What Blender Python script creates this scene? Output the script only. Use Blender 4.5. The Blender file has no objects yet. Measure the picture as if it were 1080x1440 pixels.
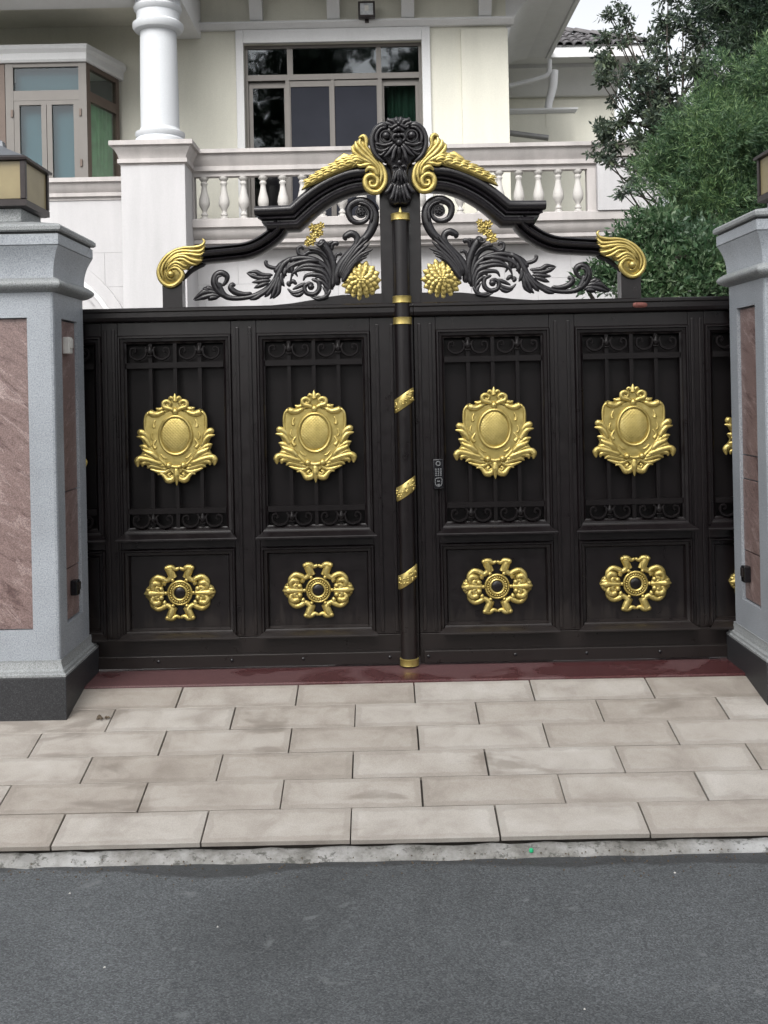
import bpy, bmesh, math, random
import numpy as np
from mathutils import Vector, Matrix

random.seed(7)
rng = np.random.default_rng(11)
R = math.radians
scene = bpy.context.scene
COL = scene.collection

# ------------------------------------------------------------------ camera
F = 1500.0            # focal length in photo pixels (1440 px = long side)
PPX, PPY = 535.0, 545.0   # principal point (a shift lens / cropped frame)
ROLL = R(1.18)
DG = 5.556            # distance camera - gate plane (gate plane is Y = 0)
ZC = 1.45
CR_, SR_ = math.cos(ROLL), math.sin(ROLL)
cam_d = bpy.data.cameras.new('camera')
cam = bpy.data.objects.new('camera', cam_d)
COL.objects.link(cam)
cam_d.sensor_fit = 'AUTO'
cam_d.sensor_width = 36.0
cam_d.lens = 36.0 * F / 1440.0
cam_d.shift_x = (540 - PPX) / 1440.0
cam_d.shift_y = (PPY - 720) / 1440.0
cam_d.clip_start = 0.05
cam_d.clip_end = 2000
right = Vector((CR_, 0, -SR_)); up = Vector((SR_, 0, CR_)); back = Vector((0, -1, 0))
m = Matrix((right, up, back)).transposed().to_4x4()
m.translation = Vector((0, -DG, ZC))
cam.matrix_world = m
scene.camera = cam

# ------------------------------------------------------------------ sky, sun, exposure
SUN_EL, SUN_ROT = R(44), R(196)
world = bpy.data.worlds.new('World')
scene.world = world
world.use_nodes = True
wn = world.node_tree.nodes; wl = world.node_tree.links
wn.clear()
w_out = wn.new('ShaderNodeOutputWorld')
w_bg = wn.new('ShaderNodeBackground')
w_sky = wn.new('ShaderNodeTexSky')
w_sky.sky_type = 'NISHITA'
w_sky.sun_disc = False
w_sky.sun_elevation = SUN_EL
w_sky.sun_rotation = SUN_ROT
w_sky.air_density = 1.0
w_sky.dust_density = 4.0
w_sky.ozone_density = 1.0
w_hs = wn.new('ShaderNodeHueSaturation')       # an even cloud sheet takes the blue out of the sky
w_hs.inputs['Saturation'].default_value = 0.14
wl.new(w_sky.outputs[0], w_hs.inputs['Color'])
wl.new(w_hs.outputs[0], w_bg.inputs['Color'])
w_bg.inputs['Strength'].default_value = 0.15
wl.new(w_bg.outputs[0], w_out.inputs[0])
sun_d = bpy.data.lights.new('sun', 'SUN')
sun_d.energy = 1.5
sun_d.angle = R(40)
sun_d.color = (1.0, 0.97, 0.93)
sun = bpy.data.objects.new('sun', sun_d)
COL.objects.link(sun)
sun_dir = Vector((math.sin(SUN_ROT) * math.cos(SUN_EL), math.cos(SUN_ROT) * math.cos(SUN_EL), math.sin(SUN_EL)))
sun.rotation_euler = sun_dir.to_track_quat('Z', 'Y').to_euler()
sun.location = (0, -6, 15)
scene.view_settings.view_transform = 'Standard'
scene.view_settings.look = 'None'
scene.view_settings.gamma = 1.0
scene.view_settings.use_curve_mapping = False
scene.view_settings.exposure = 0.85
scene.cycles.max_bounces = 8
scene.cycles.transparent_max_bounces = 12
scene.cycles.caustics_reflective = False
scene.cycles.caustics_refractive = False

# ------------------------------------------------------------------ measuring
def P(px, py, D):
    """photo pixel at distance D -> world X, Z"""
    u, v = px - PPX, py - PPY
    return ((u * CR_ - v * SR_) / F * D, ZC + (-u * SR_ - v * CR_) / F * D)

X0 = 0.121            # middle of the gate
def gate_frame(ox, oy, sc):
    """tracing frame (enlargement sc of the photo from ox, oy) -> metres beside the gate middle, height"""
    def f(a, b):
        x, z = P(ox + a / sc, oy + b / sc, DG)
        return (x - X0, z)
    f.k = DG / F / sc
    return f

# ------------------------------------------------------------------ materials
def new_mat(name):
    mt = bpy.data.materials.new(name)
    mt.use_nodes = True
    nt = mt.node_tree
    bsdf = nt.nodes['Principled BSDF']
    return mt, nt, bsdf

def coords(nt, scale=(1, 1, 1), rand=True):
    tc = nt.nodes.new('ShaderNodeTexCoord')
    mp = nt.nodes.new('ShaderNodeMapping')
    mp.inputs['Scale'].default_value = scale
    if rand:
        oi = nt.nodes.new('ShaderNodeObjectInfo')
        mul = nt.nodes.new('ShaderNodeMath'); mul.operation = 'MULTIPLY'; mul.inputs[1].default_value = 53.0
        nt.links.new(oi.outputs['Random'], mul.inputs[0])
        add = nt.nodes.new('ShaderNodeVectorMath'); add.operation = 'ADD'
        nt.links.new(tc.outputs['Object'], add.inputs[0])
        nt.links.new(mul.outputs[0], add.inputs[1])
        nt.links.new(add.outputs[0], mp.inputs['Vector'])
    else:
        nt.links.new(tc.outputs['Object'], mp.inputs['Vector'])
    return mp.outputs[0]

def noise(nt, vec, scale, detail=4, rough=0.55, dist=0.0):
    n = nt.nodes.new('ShaderNodeTexNoise')
    n.inputs['Scale'].default_value = scale
    n.inputs['Detail'].default_value = detail
    n.inputs['Roughness'].default_value = rough
    n.inputs['Distortion'].default_value = dist
    nt.links.new(vec, n.inputs['Vector'])
    return n.outputs['Fac']

def ramp(nt, fac, stops):
    r = nt.nodes.new('ShaderNodeValToRGB')
    e = r.color_ramp.elements
    while len(e) < len(stops):
        e.new(0.5)
    for el, (p, c) in zip(e, stops):
        el.position = p
        el.color = (c[0], c[1], c[2], 1) if not isinstance(c, (int, float)) else (c, c, c, 1)
    nt.links.new(fac, r.inputs[0])
    return r.outputs['Color']

def mix(nt, fac, a, b, mode='MIX'):
    n = nt.nodes.new('ShaderNodeMix'); n.data_type = 'RGBA'; n.blend_type = mode
    def put(sock, v):
        if hasattr(v, 'is_linked') or hasattr(v, 'links'):
            nt.links.new(v, sock)
        elif isinstance(v, (int, float)):
            sock.default_value = v
        else:
            sock.default_value = (v[0], v[1], v[2], 1)
    put(n.inputs[0], fac); put(n.inputs[6], a); put(n.inputs[7], b)
    return n.outputs[2]

def bump(nt, bsdf, h, strength, dist):
    b = nt.nodes.new('ShaderNodeBump')
    b.inputs['Strength'].default_value = strength
    b.inputs['Distance'].default_value = dist
    nt.links.new(h, b.inputs['Height'])
    nt.links.new(b.outputs[0], bsdf.inputs['Normal'])

def simple(name, col, rough=0.6, metal=0.0, var=0.15, nscale=6.0, bscale=0, bstr=0.15, bdist=0.003, spec=None, rvar=0.0):
    mt, nt, b = new_mat(name)
    v = coords(nt)
    lo = [c * (1 - var) for c in col]; hi = [min(1, c * (1 + var)) for c in col]
    n1 = noise(nt, v, nscale, 5)
    nt.links.new(ramp(nt, n1, [(0.3, lo), (0.7, hi)]), b.inputs['Base Color'])
    b.inputs['Roughness'].default_value = rough
    if rvar:
        nt.links.new(ramp(nt, noise(nt, v, nscale * 2.3, 4), [(0.3, rough - rvar), (0.7, rough + rvar)]), b.inputs['Roughness'])
    b.inputs['Metallic'].default_value = metal
    if spec is not None:
        b.inputs['Specular IOR Level'].default_value = spec
    if bscale:
        bump(nt, b, noise(nt, v, bscale, 3), bstr, bdist)
    return mt

def speckled(name, col, col2, col3, rough=0.5, vs=190, var=0.2):
    """granite: crystals of three tones"""
    mt, nt, b = new_mat(name)
    v = coords(nt)
    n1 = noise(nt, v, vs, 2, 0.6)
    c = ramp(nt, n1, [(0.36, col2), (0.46, col), (0.56, col), (0.66, col3)])
    n2 = noise(nt, v, 2.2, 6, 0.65)
    c = mix(nt, 0.9, c, ramp(nt, n2, [(0.3, 1 - var), (0.7, 1 + var * 0.4)]), 'MULTIPLY')
    nt.links.new(c, b.inputs['Base Color'])
    b.inputs['Roughness'].default_value = rough
    bump(nt, b, n1, 0.1, 0.001)
    return mt

M = {}
M['gate'] = simple('gate_paint', (0.0054, 0.0036, 0.0042), 0.33, 0.0, 0.22, 9, 160, 0.05, 0.001, spec=0.45, rvar=0.06)
def dusty(mt):
    nt = mt.node_tree; b = nt.nodes['Principled BSDF']
    src = b.inputs['Base Color'].links[0].from_socket
    ge = nt.nodes.new('ShaderNodeNewGeometry')
    sp_ = nt.nodes.new('ShaderNodeSeparateXYZ'); nt.links.new(ge.outputs['Position'], sp_.inputs[0])
    mp = nt.nodes.new('ShaderNodeMapping'); mp.inputs['Scale'].default_value = (9, 9, 0.8); nt.links.new(ge.outputs['Position'], mp.inputs[0])
    n = noise(nt, mp.outputs[0], 2.2, 6, 0.65)
    streak = ramp(nt, n, [(0.50, 0.0), (0.75, 0.20)])
    low = nt.nodes.new('ShaderNodeMath'); low.operation = 'MULTIPLY_ADD'; nt.links.new(n, low.inputs[0]); low.inputs[1].default_value = -0.45; nt.links.new(sp_.outputs[2], low.inputs[2])
    splash = ramp(nt, low.outputs[0], [(0.0, 0.38), (0.07, 0.0)])
    c = mix(nt, streak, src, (0.019, 0.015, 0.015))
    c = mix(nt, splash, c, (0.032, 0.026, 0.023))
    nt.links.new(c, b.inputs['Base Color'])
dusty(M['gate'])
M['cast'] = simple('cast_paint', (0.0098, 0.0084, 0.0105), 0.33, 0.0, 0.25, 30, 90, 0.04, 0.001, spec=0.6, rvar=0.08)
M['sheet'] = simple('sheet_paint', (0.0056, 0.0043, 0.0047), 0.45, 0.0, 0.2, 7, 120, 0.05, 0.001, spec=0.22)

def gold_mat(name, hatch=False):
    mt, nt, b = new_mat(name)
    v = coords(nt)
    n1 = noise(nt, v, 26, 5)
    c = ramp(nt, n1, [(0.3, (0.43, 0.335, 0.105)), (0.55, (0.54, 0.43, 0.15)), (0.75, (0.62, 0.515, 0.21))])
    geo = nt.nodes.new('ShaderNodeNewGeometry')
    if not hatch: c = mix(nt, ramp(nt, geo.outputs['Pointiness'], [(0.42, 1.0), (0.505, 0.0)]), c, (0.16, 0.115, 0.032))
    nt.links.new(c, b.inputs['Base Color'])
    b.inputs['Metallic'].default_value = 0.78
    nt.links.new(ramp(nt, noise(nt, v, 40, 3), [(0.3, 0.32), (0.7, 0.46)]), b.inputs['Roughness'])
    if hatch:
        tc = nt.nodes.new('ShaderNodeTexCoord')
        hs = []
        for aa in (45, -45):
            mp = nt.nodes.new('ShaderNodeMapping'); mp.inputs['Rotation'].default_value = (0, R(aa), 0)
            nt.links.new(tc.outputs['Object'], mp.inputs['Vector'])
            w1 = nt.nodes.new('ShaderNodeTexWave'); w1.inputs['Scale'].default_value = 26
            nt.links.new(mp.outputs[0], w1.inputs['Vector']); hs.append(w1.outputs['Fac'])
        hm = nt.nodes.new('ShaderNodeMath'); hm.operation = 'MAXIMUM'
        nt.links.new(hs[0], hm.inputs[0]); nt.links.new(hs[1], hm.inputs[1])
        bump(nt, b, hm.outputs[0], 0.38, 0.003)
    else:
        bump(nt, b, noise(nt, v, 120, 3), 0.15, 0.001)
    return mt
M['gold'] = gold_mat('gold_paint')
M['gold_hatch'] = gold_mat('gold_hatched', True)

M['granite'] = speckled('grey_granite', (0.345, 0.372, 0.405), (0.23, 0.25, 0.275), (0.45, 0.475, 0.505), 0.55)
M['plinth'] = speckled('dark_granite', (0.030, 0.031, 0.034), (0.016, 0.017, 0.019), (0.062, 0.062, 0.066), 0.5)
M['capdark'] = speckled('weathered_granite', (0.275, 0.29, 0.295), (0.16, 0.17, 0.17), (0.38, 0.395, 0.40), 0.6)

def red_granite(name, base, dark, light, rough):
    mt, nt, b = new_mat(name)
    v = coords(nt, (1, 1, 1))
    mp = nt.nodes.new('ShaderNodeMapping')
    mr = nt.nodes.new('ShaderNodeMapping'); mr.inputs['Rotation'].default_value = (R(-30), R(-34), 0)
    nt.links.new(v, mr.inputs['Vector'])
    mp.inputs['Scale'].default_value = (0.9, 1.2, 4.5)
    nt.links.new(mr.outputs[0], mp.inputs['Vector'])
    n1 = noise(nt, mp.outputs[0], 5, 9, 0.72, 0.9)
    c = ramp(nt, n1, [(0.36, dark), (0.47, base), (0.58, base), (0.68, light)])
    n2 = noise(nt, mp.outputs[0], 2.6, 7, 0.7, 1.2)
    c = mix(nt, ramp(nt, n2, [(0.555, 0.0), (0.60, 0.65), (0.64, 0.0)]), c, light)
    sp = noise(nt, v, 200, 2)
    c = mix(nt, 0.55, c, ramp(nt, sp, [(0.4, 0.45), (0.6, 1.3)]), 'MULTIPLY')
    nt.links.new(c, b.inputs['Base Color'])
    b.inputs['Roughness'].default_value = rough
    return mt
M['red_panel'] = red_granite('red_granite_panel', (0.235, 0.165, 0.153), (0.125, 0.080, 0.075), (0.42, 0.33, 0.31), 0.42)

# wet red sill
mt, nt, b = new_mat('red_sill')
v = coords(nt, rand=False)
c = ramp(nt, noise(nt, v, 170, 2), [(0.35, (0.042, 0.012, 0.013)), (0.5, (0.070, 0.021, 0.022)), (0.68, (0.115, 0.046, 0.048))])
wet = ramp(nt, noise(nt, v, 1.5, 3, 0.5, 0.8), [(0.49, 0.0), (0.53, 1.0)])
c = mix(nt, wet, mix(nt, 0.25, c, (0.19, 0.125, 0.128)), c)
nt.links.new(c, b.inputs['Base Color'])
nt.links.new(ramp(nt, wet, [(0, 0.55), (1, 0.25)]), b.inputs['Roughness'])
M['sill'] = mt

# paving slab (honed beige granite, dirty along its edges, a few water marks)
SLX, SLY = 0.5625, 0.2045
mt, nt, b = new_mat('paving_stone')
v = coords(nt)
c = ramp(nt, noise(nt, v, 5.5, 6, 0.6, 0.4), [(0.28, (0.30, 0.273, 0.245)), (0.5, (0.395, 0.368, 0.335)), (0.72, (0.455, 0.434, 0.404))])
sp = noise(nt, v, 230, 2)
c = mix(nt, 0.35, c, ramp(nt, sp, [(0.4, 0.72), (0.6, 1.1)]), 'MULTIPLY')
tc = nt.nodes.new('ShaderNodeTexCoord')
sep = nt.nodes.new('ShaderNodeSeparateXYZ'); nt.links.new(tc.outputs['Object'], sep.inputs[0])
def edge(axis, half):
    a = nt.nodes.new('ShaderNodeMath'); a.operation = 'ABSOLUTE'; nt.links.new(sep.outputs[axis], a.inputs[0])
    s = nt.nodes.new('ShaderNodeMath'); s.operation = 'SUBTRACT'; s.inputs[0].default_value = half; nt.links.new(a.outputs[0], s.inputs[1])
    return s.outputs[0]
mn = nt.nodes.new('ShaderNodeMath'); mn.operation = 'MINIMUM'
nt.links.new(edge(0, SLX / 2), mn.inputs[0]); nt.links.new(edge(1, SLY / 2), mn.inputs[1])
nz = nt.nodes.new('ShaderNodeMath'); nz.operation = 'MULTIPLY_ADD'
nt.links.new(noise(nt, v, 16, 4), nz.inputs[0]); nz.inputs[1].default_value = -0.045
nt.links.new(mn.outputs[0], nz.inputs[2])
c = mix(nt, ramp(nt, nz.outputs[0], [(0.0, 0.22), (0.008, 0.0)]), c, (0.165, 0.142, 0.122))
oi = nt.nodes.new('ShaderNodeObjectInfo')
c = mix(nt, 1.0, c, ramp(nt, oi.outputs['Random'], [(0.0, (0.86, 0.83, 0.80)), (0.5, (0.99, 0.975, 0.96)), (1.0, (1.07, 1.07, 1.07))]), 'MULTIPLY')
geo = nt.nodes.new('ShaderNodeNewGeometry')
mp = nt.nodes.new('ShaderNodeMapping'); mp.inputs['Scale'].default_value = (1.0, 2.2, 1.0)
nt.links.new(geo.outputs['Position'], mp.inputs['Vector'])
stain = ramp(nt, noise(nt, mp.outputs[0], 1.9, 4, 0.55, 0.5), [(0.60, 0.0), (0.66, 0.55)])
c = mix(nt, stain, c, (0.19, 0.165, 0.142))
nt.links.new(c, b.inputs['Base Color'])
nt.links.new(ramp(nt, stain, [(0, 0.62), (0.5, 0.40)]), b.inputs['Roughness'])
bump(nt, b, noise(nt, v, 60, 4), 0.15, 0.002)
M['paving'] = mt
M['bed'] = simple('mortar_bed', (0.055, 0.048, 0.042), 0.9, 0, 0.4, 12, 80, 0.3, 0.004)

# asphalt
mt, nt, b = new_mat('asphalt')
v = coords(nt, rand=False)
vor = nt.nodes.new('ShaderNodeTexVoronoi'); vor.inputs['Scale'].default_value = 230
nt.links.new(v, vor.inputs['Vector'])
sepc = nt.nodes.new('ShaderNodeSeparateColor'); nt.links.new(vor.outputs['Color'], sepc.inputs[0])
c = ramp(nt, sepc.outputs[0], [(0.1, (0.052, 0.057, 0.061)), (0.5, (0.086, 0.093, 0.099)), (0.85, (0.118, 0.127, 0.134)), (0.98, (0.15, 0.16, 0.168))])
c = mix(nt, 0.9, c, ramp(nt, noise(nt, v, 1.1, 7, 0.62, 0.6), [(0.3, 0.66), (0.5, 0.96), (0.7, 1.22)]), 'MULTIPLY')
c = mix(nt, ramp(nt, noise(nt, v, 7, 6, 0.65), [(0.55, 0.0), (0.80, 0.5)]), c, (0.108, 0.118, 0.124))
spots = ramp(nt, noise(nt, v, 9, 4, 0.5, 0.4), [(0.66, 0.0), (0.72, 0.55)])
c = mix(nt, spots, c, (0.17, 0.18, 0.185))
# damp strip along the kerb
sep = nt.nodes.new('ShaderNodeSeparateXYZ'); nt.links.new(v, sep.inputs[0])
ma = nt.nodes.new('ShaderNodeMath'); ma.operation = 'MULTIPLY_ADD'
nt.links.new(noise(nt, v, 1.6, 4, 0.5), ma.inputs[0]); ma.inputs[1].default_value = 0.34; nt.links.new(sep.outputs[1], ma.inputs[2])
damp = ramp(nt, ma.outputs[0], [(0.0, 0.0), (0.02, 0.0), (0.035, 0.55)])
ms = nt.nodes.new('ShaderNodeMath'); ms.operation = 'ADD'; ms.inputs[1].default_value = 1.590
nt.links.new(sep.outputs[1], ms.inputs[0])
nt.links.new(ms.outputs[0], ma.inputs[2])
ma.inputs[1].default_value = 0.30
damp = ramp(nt, ma.outputs[0], [(0.095, 0.0), (0.115, 0.6)])
c = mix(nt, damp, c, (0.022, 0.023, 0.025))
nt.links.new(c, b.inputs['Base Color'])
nt.links.new(ramp(nt, damp, [(0, 0.72), (0.6, 0.45)]), b.inputs['Roughness'])
h = mix(nt, 0.5, vor.outputs['Distance'], noise(nt, v, 300, 2))
bump(nt, b, h, 0.55, 0.006)
M['asphalt'] = mt

# broken pale mortar strip by the road
mt, nt, b = new_mat('mortar_strip')
v = coords(nt, rand=False)
c = ramp(nt, noise(nt, v, 9, 7, 0.65), [(0.30, (0.12, 0.115, 0.105)), (0.48, (0.24, 0.235, 0.22)), (0.62, (0.35, 0.345, 0.335))])
mp = nt.nodes.new('ShaderNodeMapping'); mp.inputs['Scale'].default_value = (1, .3, 1); nt.links.new(v, mp.inputs[0])
c = mix(nt, ramp(nt, noise(nt, mp.outputs[0], 1.7, 3), [(0.50, 0.0), (0.60, 0.8)]), c, (0.46, 0.465, 0.465))
c = mix(nt, ramp(nt, noise(nt, v, 20, 6, 0.75), [(0.54, 0.0), (0.62, 0.8)]), c, (0.075, 0.075, 0.065))
nt.links.new(c, b.inputs['Base Color'])
b.inputs['Roughness'].default_value = 0.9
bump(nt, b, noise(nt, v, 25, 6, 0.7), 0.7, 0.02)
M['strip'] = mt
M['ground'] = simple('bare_ground', (0.10, 0.10, 0.085), 0.95, 0, 0.4, 2, 30, 0.4, 0.02)

def wall_mat(name, col, stain=0.12):
    mt, nt, b = new_mat(name)
    v = coords(nt)
    geo = nt.nodes.new('ShaderNodeNewGeometry')
    mp = nt.nodes.new('ShaderNodeMapping'); mp.inputs['Scale'].default_value = (2.5, 2.5, 0.35)
    nt.links.new(geo.outputs['Position'], mp.inputs['Vector'])
    c = ramp(nt, noise(nt, mp.outputs[0], 1.6, 6, 0.6), [(0.3, [x * (1 - stain) for x in col]), (0.65, col)])
    c = mix(nt, 0.5, c, ramp(nt, noise(nt, v, 90, 2), [(0.35, 0.9), (0.65, 1.05)]), 'MULTIPLY')
    nt.links.new(c, b.inputs['Base Color'])
    b.inputs['Roughness'].default_value = 0.7
    bump(nt, b, noise(nt, v, 70, 3), 0.08, 0.002)
    return mt
M['cream'] = wall_mat('cream_paint', (0.625, 0.617, 0.54), 0.08)
M['white_wall'] = wall_mat('white_cladding', (0.462, 0.457, 0.466), 0.13)
M['trim'] = wall_mat('white_trim', (0.62, 0.625, 0.635), 0.06)
M['mould'] = wall_mat('stone_moulding', (0.455, 0.43, 0.42), 0.24)
M['baluster'] = wall_mat('baluster_stone', (0.49, 0.475, 0.455), 0.10)
M['column'] = wall_mat('column_paint', (0.53, 0.55, 0.575), 0.04)
M['taupe'] = simple('taupe_aluminium', (0.130, 0.121, 0.112), 0.45, 0.2, 0.06, 4)
M['brown_frame'] = simple('brown_aluminium', (0.10, 0.072, 0.058), 0.45, 0.2, 0.1, 4)
M['screen'] = simple('insect_screen', (0.022, 0.024, 0.032), 0.8, 0, 0.1, 3, spec=0.15)
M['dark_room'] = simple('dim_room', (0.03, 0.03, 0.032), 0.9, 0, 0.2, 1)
M['curtain_green'] = simple('green_curtain', (0.15, 0.33, 0.19), 0.9, 0, 0.2, 5)
M['curtain_dark'] = simple('dark_green_curtain', (0.05, 0.11, 0.07), 0.9, 0, 0.2, 5)
M['curtain_blue'] = simple('pale_blind', (0.10, 0.16, 0.19), 0.9, 0, 0.1, 2)
M['roof_tile'] = simple('grey_roof_tile', (0.10, 0.095, 0.10), 0.7, 0, 0.35, 5, 40, 0.2, 0.004)
M['roof'] = simple('roof_deck', (0.16, 0.16, 0.16), 0.8, 0, 0.2, 3)
M['black_plastic'] = simple('black_plastic', (0.008, 0.008, 0.010), 0.25, 0, 0.1, 20)
M['grey_plastic'] = simple('grey_print', (0.13, 0.135, 0.14), 0.5, 0, 0.1, 20)
M['white_plastic'] = simple('white_plastic', (0.62, 0.61, 0.58), 0.5, 0, 0.08, 20)
M['lamp_glass'] = simple('amber_glass', (0.27, 0.22, 0.115), 0.35, 0, 0.10, 9)
M['lamp_metal'] = simple('lamp_metal', (0.028, 0.022, 0.022), 0.4, 0.3, 0.2, 10)
M['lamp_roof'] = simple('lamp_roof_metal', (0.13, 0.14, 0.155), 0.45, 0.4, 0.15, 10)
M['flood_glass'] = simple('floodlight_glass', (0.42, 0.44, 0.46), 0.2, 0, 0.3, 15)
M['steel'] = simple('grey_pipe', (0.23, 0.23, 0.23), 0.5, 0.3, 0.1, 8)
M['plaque'] = simple('copper_plaque', (0.16, 0.06, 0.05), 0.35, 0.6, 0.2, 60)
M['courtyard'] = simple('courtyard_stone', (0.26, 0.25, 0.235), 0.8, 0, 0.2, 3, 40, 0.2, 0.003)
M['bark'] = simple('bark', (0.052, 0.045, 0.038), 0.9, 0, 0.4, 14, 30, 0.6, 0.02)
M['litter'] = simple('dead_leaf', (0.10, 0.075, 0.05), 0.8, 0, 0.4, 20)
M['green_plastic'] = simple('green_plastic', (0.02, 0.45, 0.20), 0.4, 0, 0.1, 20)

def glass_mat(name, tint, refl):
    mt = bpy.data.materials.new(name); mt.use_nodes = True
    nt = mt.node_tree; nt.nodes.clear()
    out = nt.nodes.new('ShaderNodeOutputMaterial')
    tr = nt.nodes.new('ShaderNodeBsdfTransparent'); tr.inputs[0].default_value = (*tint, 1)
    gl = nt.nodes.new('ShaderNodeBsdfGlossy'); gl.inputs['Roughness'].default_value = 0.03
    gl.inputs['Color'].default_value = (0.9, 0.95, 1.0, 1)
    fr = nt.nodes.new('ShaderNodeFresnel')
    ge = nt.nodes.new('ShaderNodeNewGeometry')      # only the outer face of a pane mirrors
    io = nt.nodes.new('ShaderNodeMath'); io.operation = 'MULTIPLY_ADD'; io.inputs[1].default_value = -0.499; io.inputs[2].default_value = 1.5
    nt.links.new(ge.outputs['Backfacing'], io.inputs[0]); nt.links.new(io.outputs[0], fr.inputs['IOR'])
    ad = nt.nodes.new('ShaderNodeMath'); ad.operation = 'ADD'; ad.inputs[1].default_value = refl
    nt.links.new(fr.outputs[0], ad.inputs[0])
    mx = nt.nodes.new('ShaderNodeMixShader')
    nt.links.new(ad.outputs[0], mx.inputs[0]); nt.links.new(tr.outputs[0], mx.inputs[1]); nt.links.new(gl.outputs[0], mx.inputs[2])
    nt.links.new(mx.outputs[0], out.inputs[0])
    tc = nt.nodes.new('ShaderNodeTexCoord')
    bp = nt.nodes.new('ShaderNodeBump'); bp.inputs['Strength'].default_value = 0.05; bp.inputs['Distance'].default_value = 0.05
    nz = nt.nodes.new('ShaderNodeTexNoise'); nz.inputs['Scale'].default_value = 1.5
    nt.links.new(tc.outputs['Object'], nz.inputs['Vector']); nt.links.new(nz.outputs['Fac'], bp.inputs['Height'])
    nt.links.new(bp.outputs[0], gl.inputs['Normal'])
    return mt
M['glass'] = glass_mat('window_glass', (0.6, 0.65, 0.65), 0.03)
M['glass_blue'] = glass_mat('bay_glass', (0.72, 0.80, 0.80), 0.0)
M['glass_clear'] = glass_mat('clear_glass', (0.9, 0.95, 0.9), 0.03)

def leaf_mat(name, dark, mid, light, rough=0.5):
    mt, nt, b = new_mat(name)
    geo = nt.nodes.new('ShaderNodeNewGeometry')
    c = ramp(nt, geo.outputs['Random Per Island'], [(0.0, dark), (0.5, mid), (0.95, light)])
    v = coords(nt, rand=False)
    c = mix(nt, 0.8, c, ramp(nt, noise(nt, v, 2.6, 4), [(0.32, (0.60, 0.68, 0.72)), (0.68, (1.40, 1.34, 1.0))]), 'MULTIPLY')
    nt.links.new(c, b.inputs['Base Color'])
    b.inputs['Roughness'].default_value = rough
    tl = nt.nodes.new('ShaderNodeBsdfTranslucent')
    nt.links.new(c, tl.inputs['Color'])
    mx = nt.nodes.new('ShaderNodeMixShader'); mx.inputs[0].default_value = 0.28
    out = nt.nodes['Material Output']
    nt.links.new(b.outputs[0], mx.inputs[1]); nt.links.new(tl.outputs[0], mx.inputs[2]); nt.links.new(mx.outputs[0], out.inputs[0])
    return mt
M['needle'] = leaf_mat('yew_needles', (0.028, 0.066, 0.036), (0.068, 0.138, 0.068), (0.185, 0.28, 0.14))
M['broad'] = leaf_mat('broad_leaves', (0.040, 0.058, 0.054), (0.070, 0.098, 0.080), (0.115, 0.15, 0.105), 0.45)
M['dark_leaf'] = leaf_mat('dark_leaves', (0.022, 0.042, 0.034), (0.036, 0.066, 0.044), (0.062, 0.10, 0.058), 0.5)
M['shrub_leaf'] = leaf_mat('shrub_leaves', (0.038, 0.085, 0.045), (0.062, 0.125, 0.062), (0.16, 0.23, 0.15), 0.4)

# ------------------------------------------------------------------ mesh building
def catmull(pts, n):
    pts = [tuple(p) for p in pts]
    if len(pts) == 2:
        return [tuple(pts[0][k] + (pts[1][k] - pts[0][k]) * i / n for k in range(len(pts[0]))) for i in range(n + 1)]
    out = []
    ext = [tuple(2 * a - b for a, b in zip(pts[0], pts[1]))] + pts + [tuple(2 * a - b for a, b in zip(pts[-1], pts[-2]))]
    for i in range(1, len(ext) - 2):
        p0, p1, p2, p3 = ext[i - 1], ext[i], ext[i + 1], ext[i + 2]
        for s in range(n):
            t = s / n
            out.append(tuple(0.5 * ((2 * b) + (-a + c) * t + (2 * a - 5 * b + 4 * c - d) * t * t + (-a + 3 * b - 3 * c + d) * t ** 3)
                             for a, b, c, d in zip(p0, p1, p2, p3)))
    out.append(pts[-1])
    return out

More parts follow.
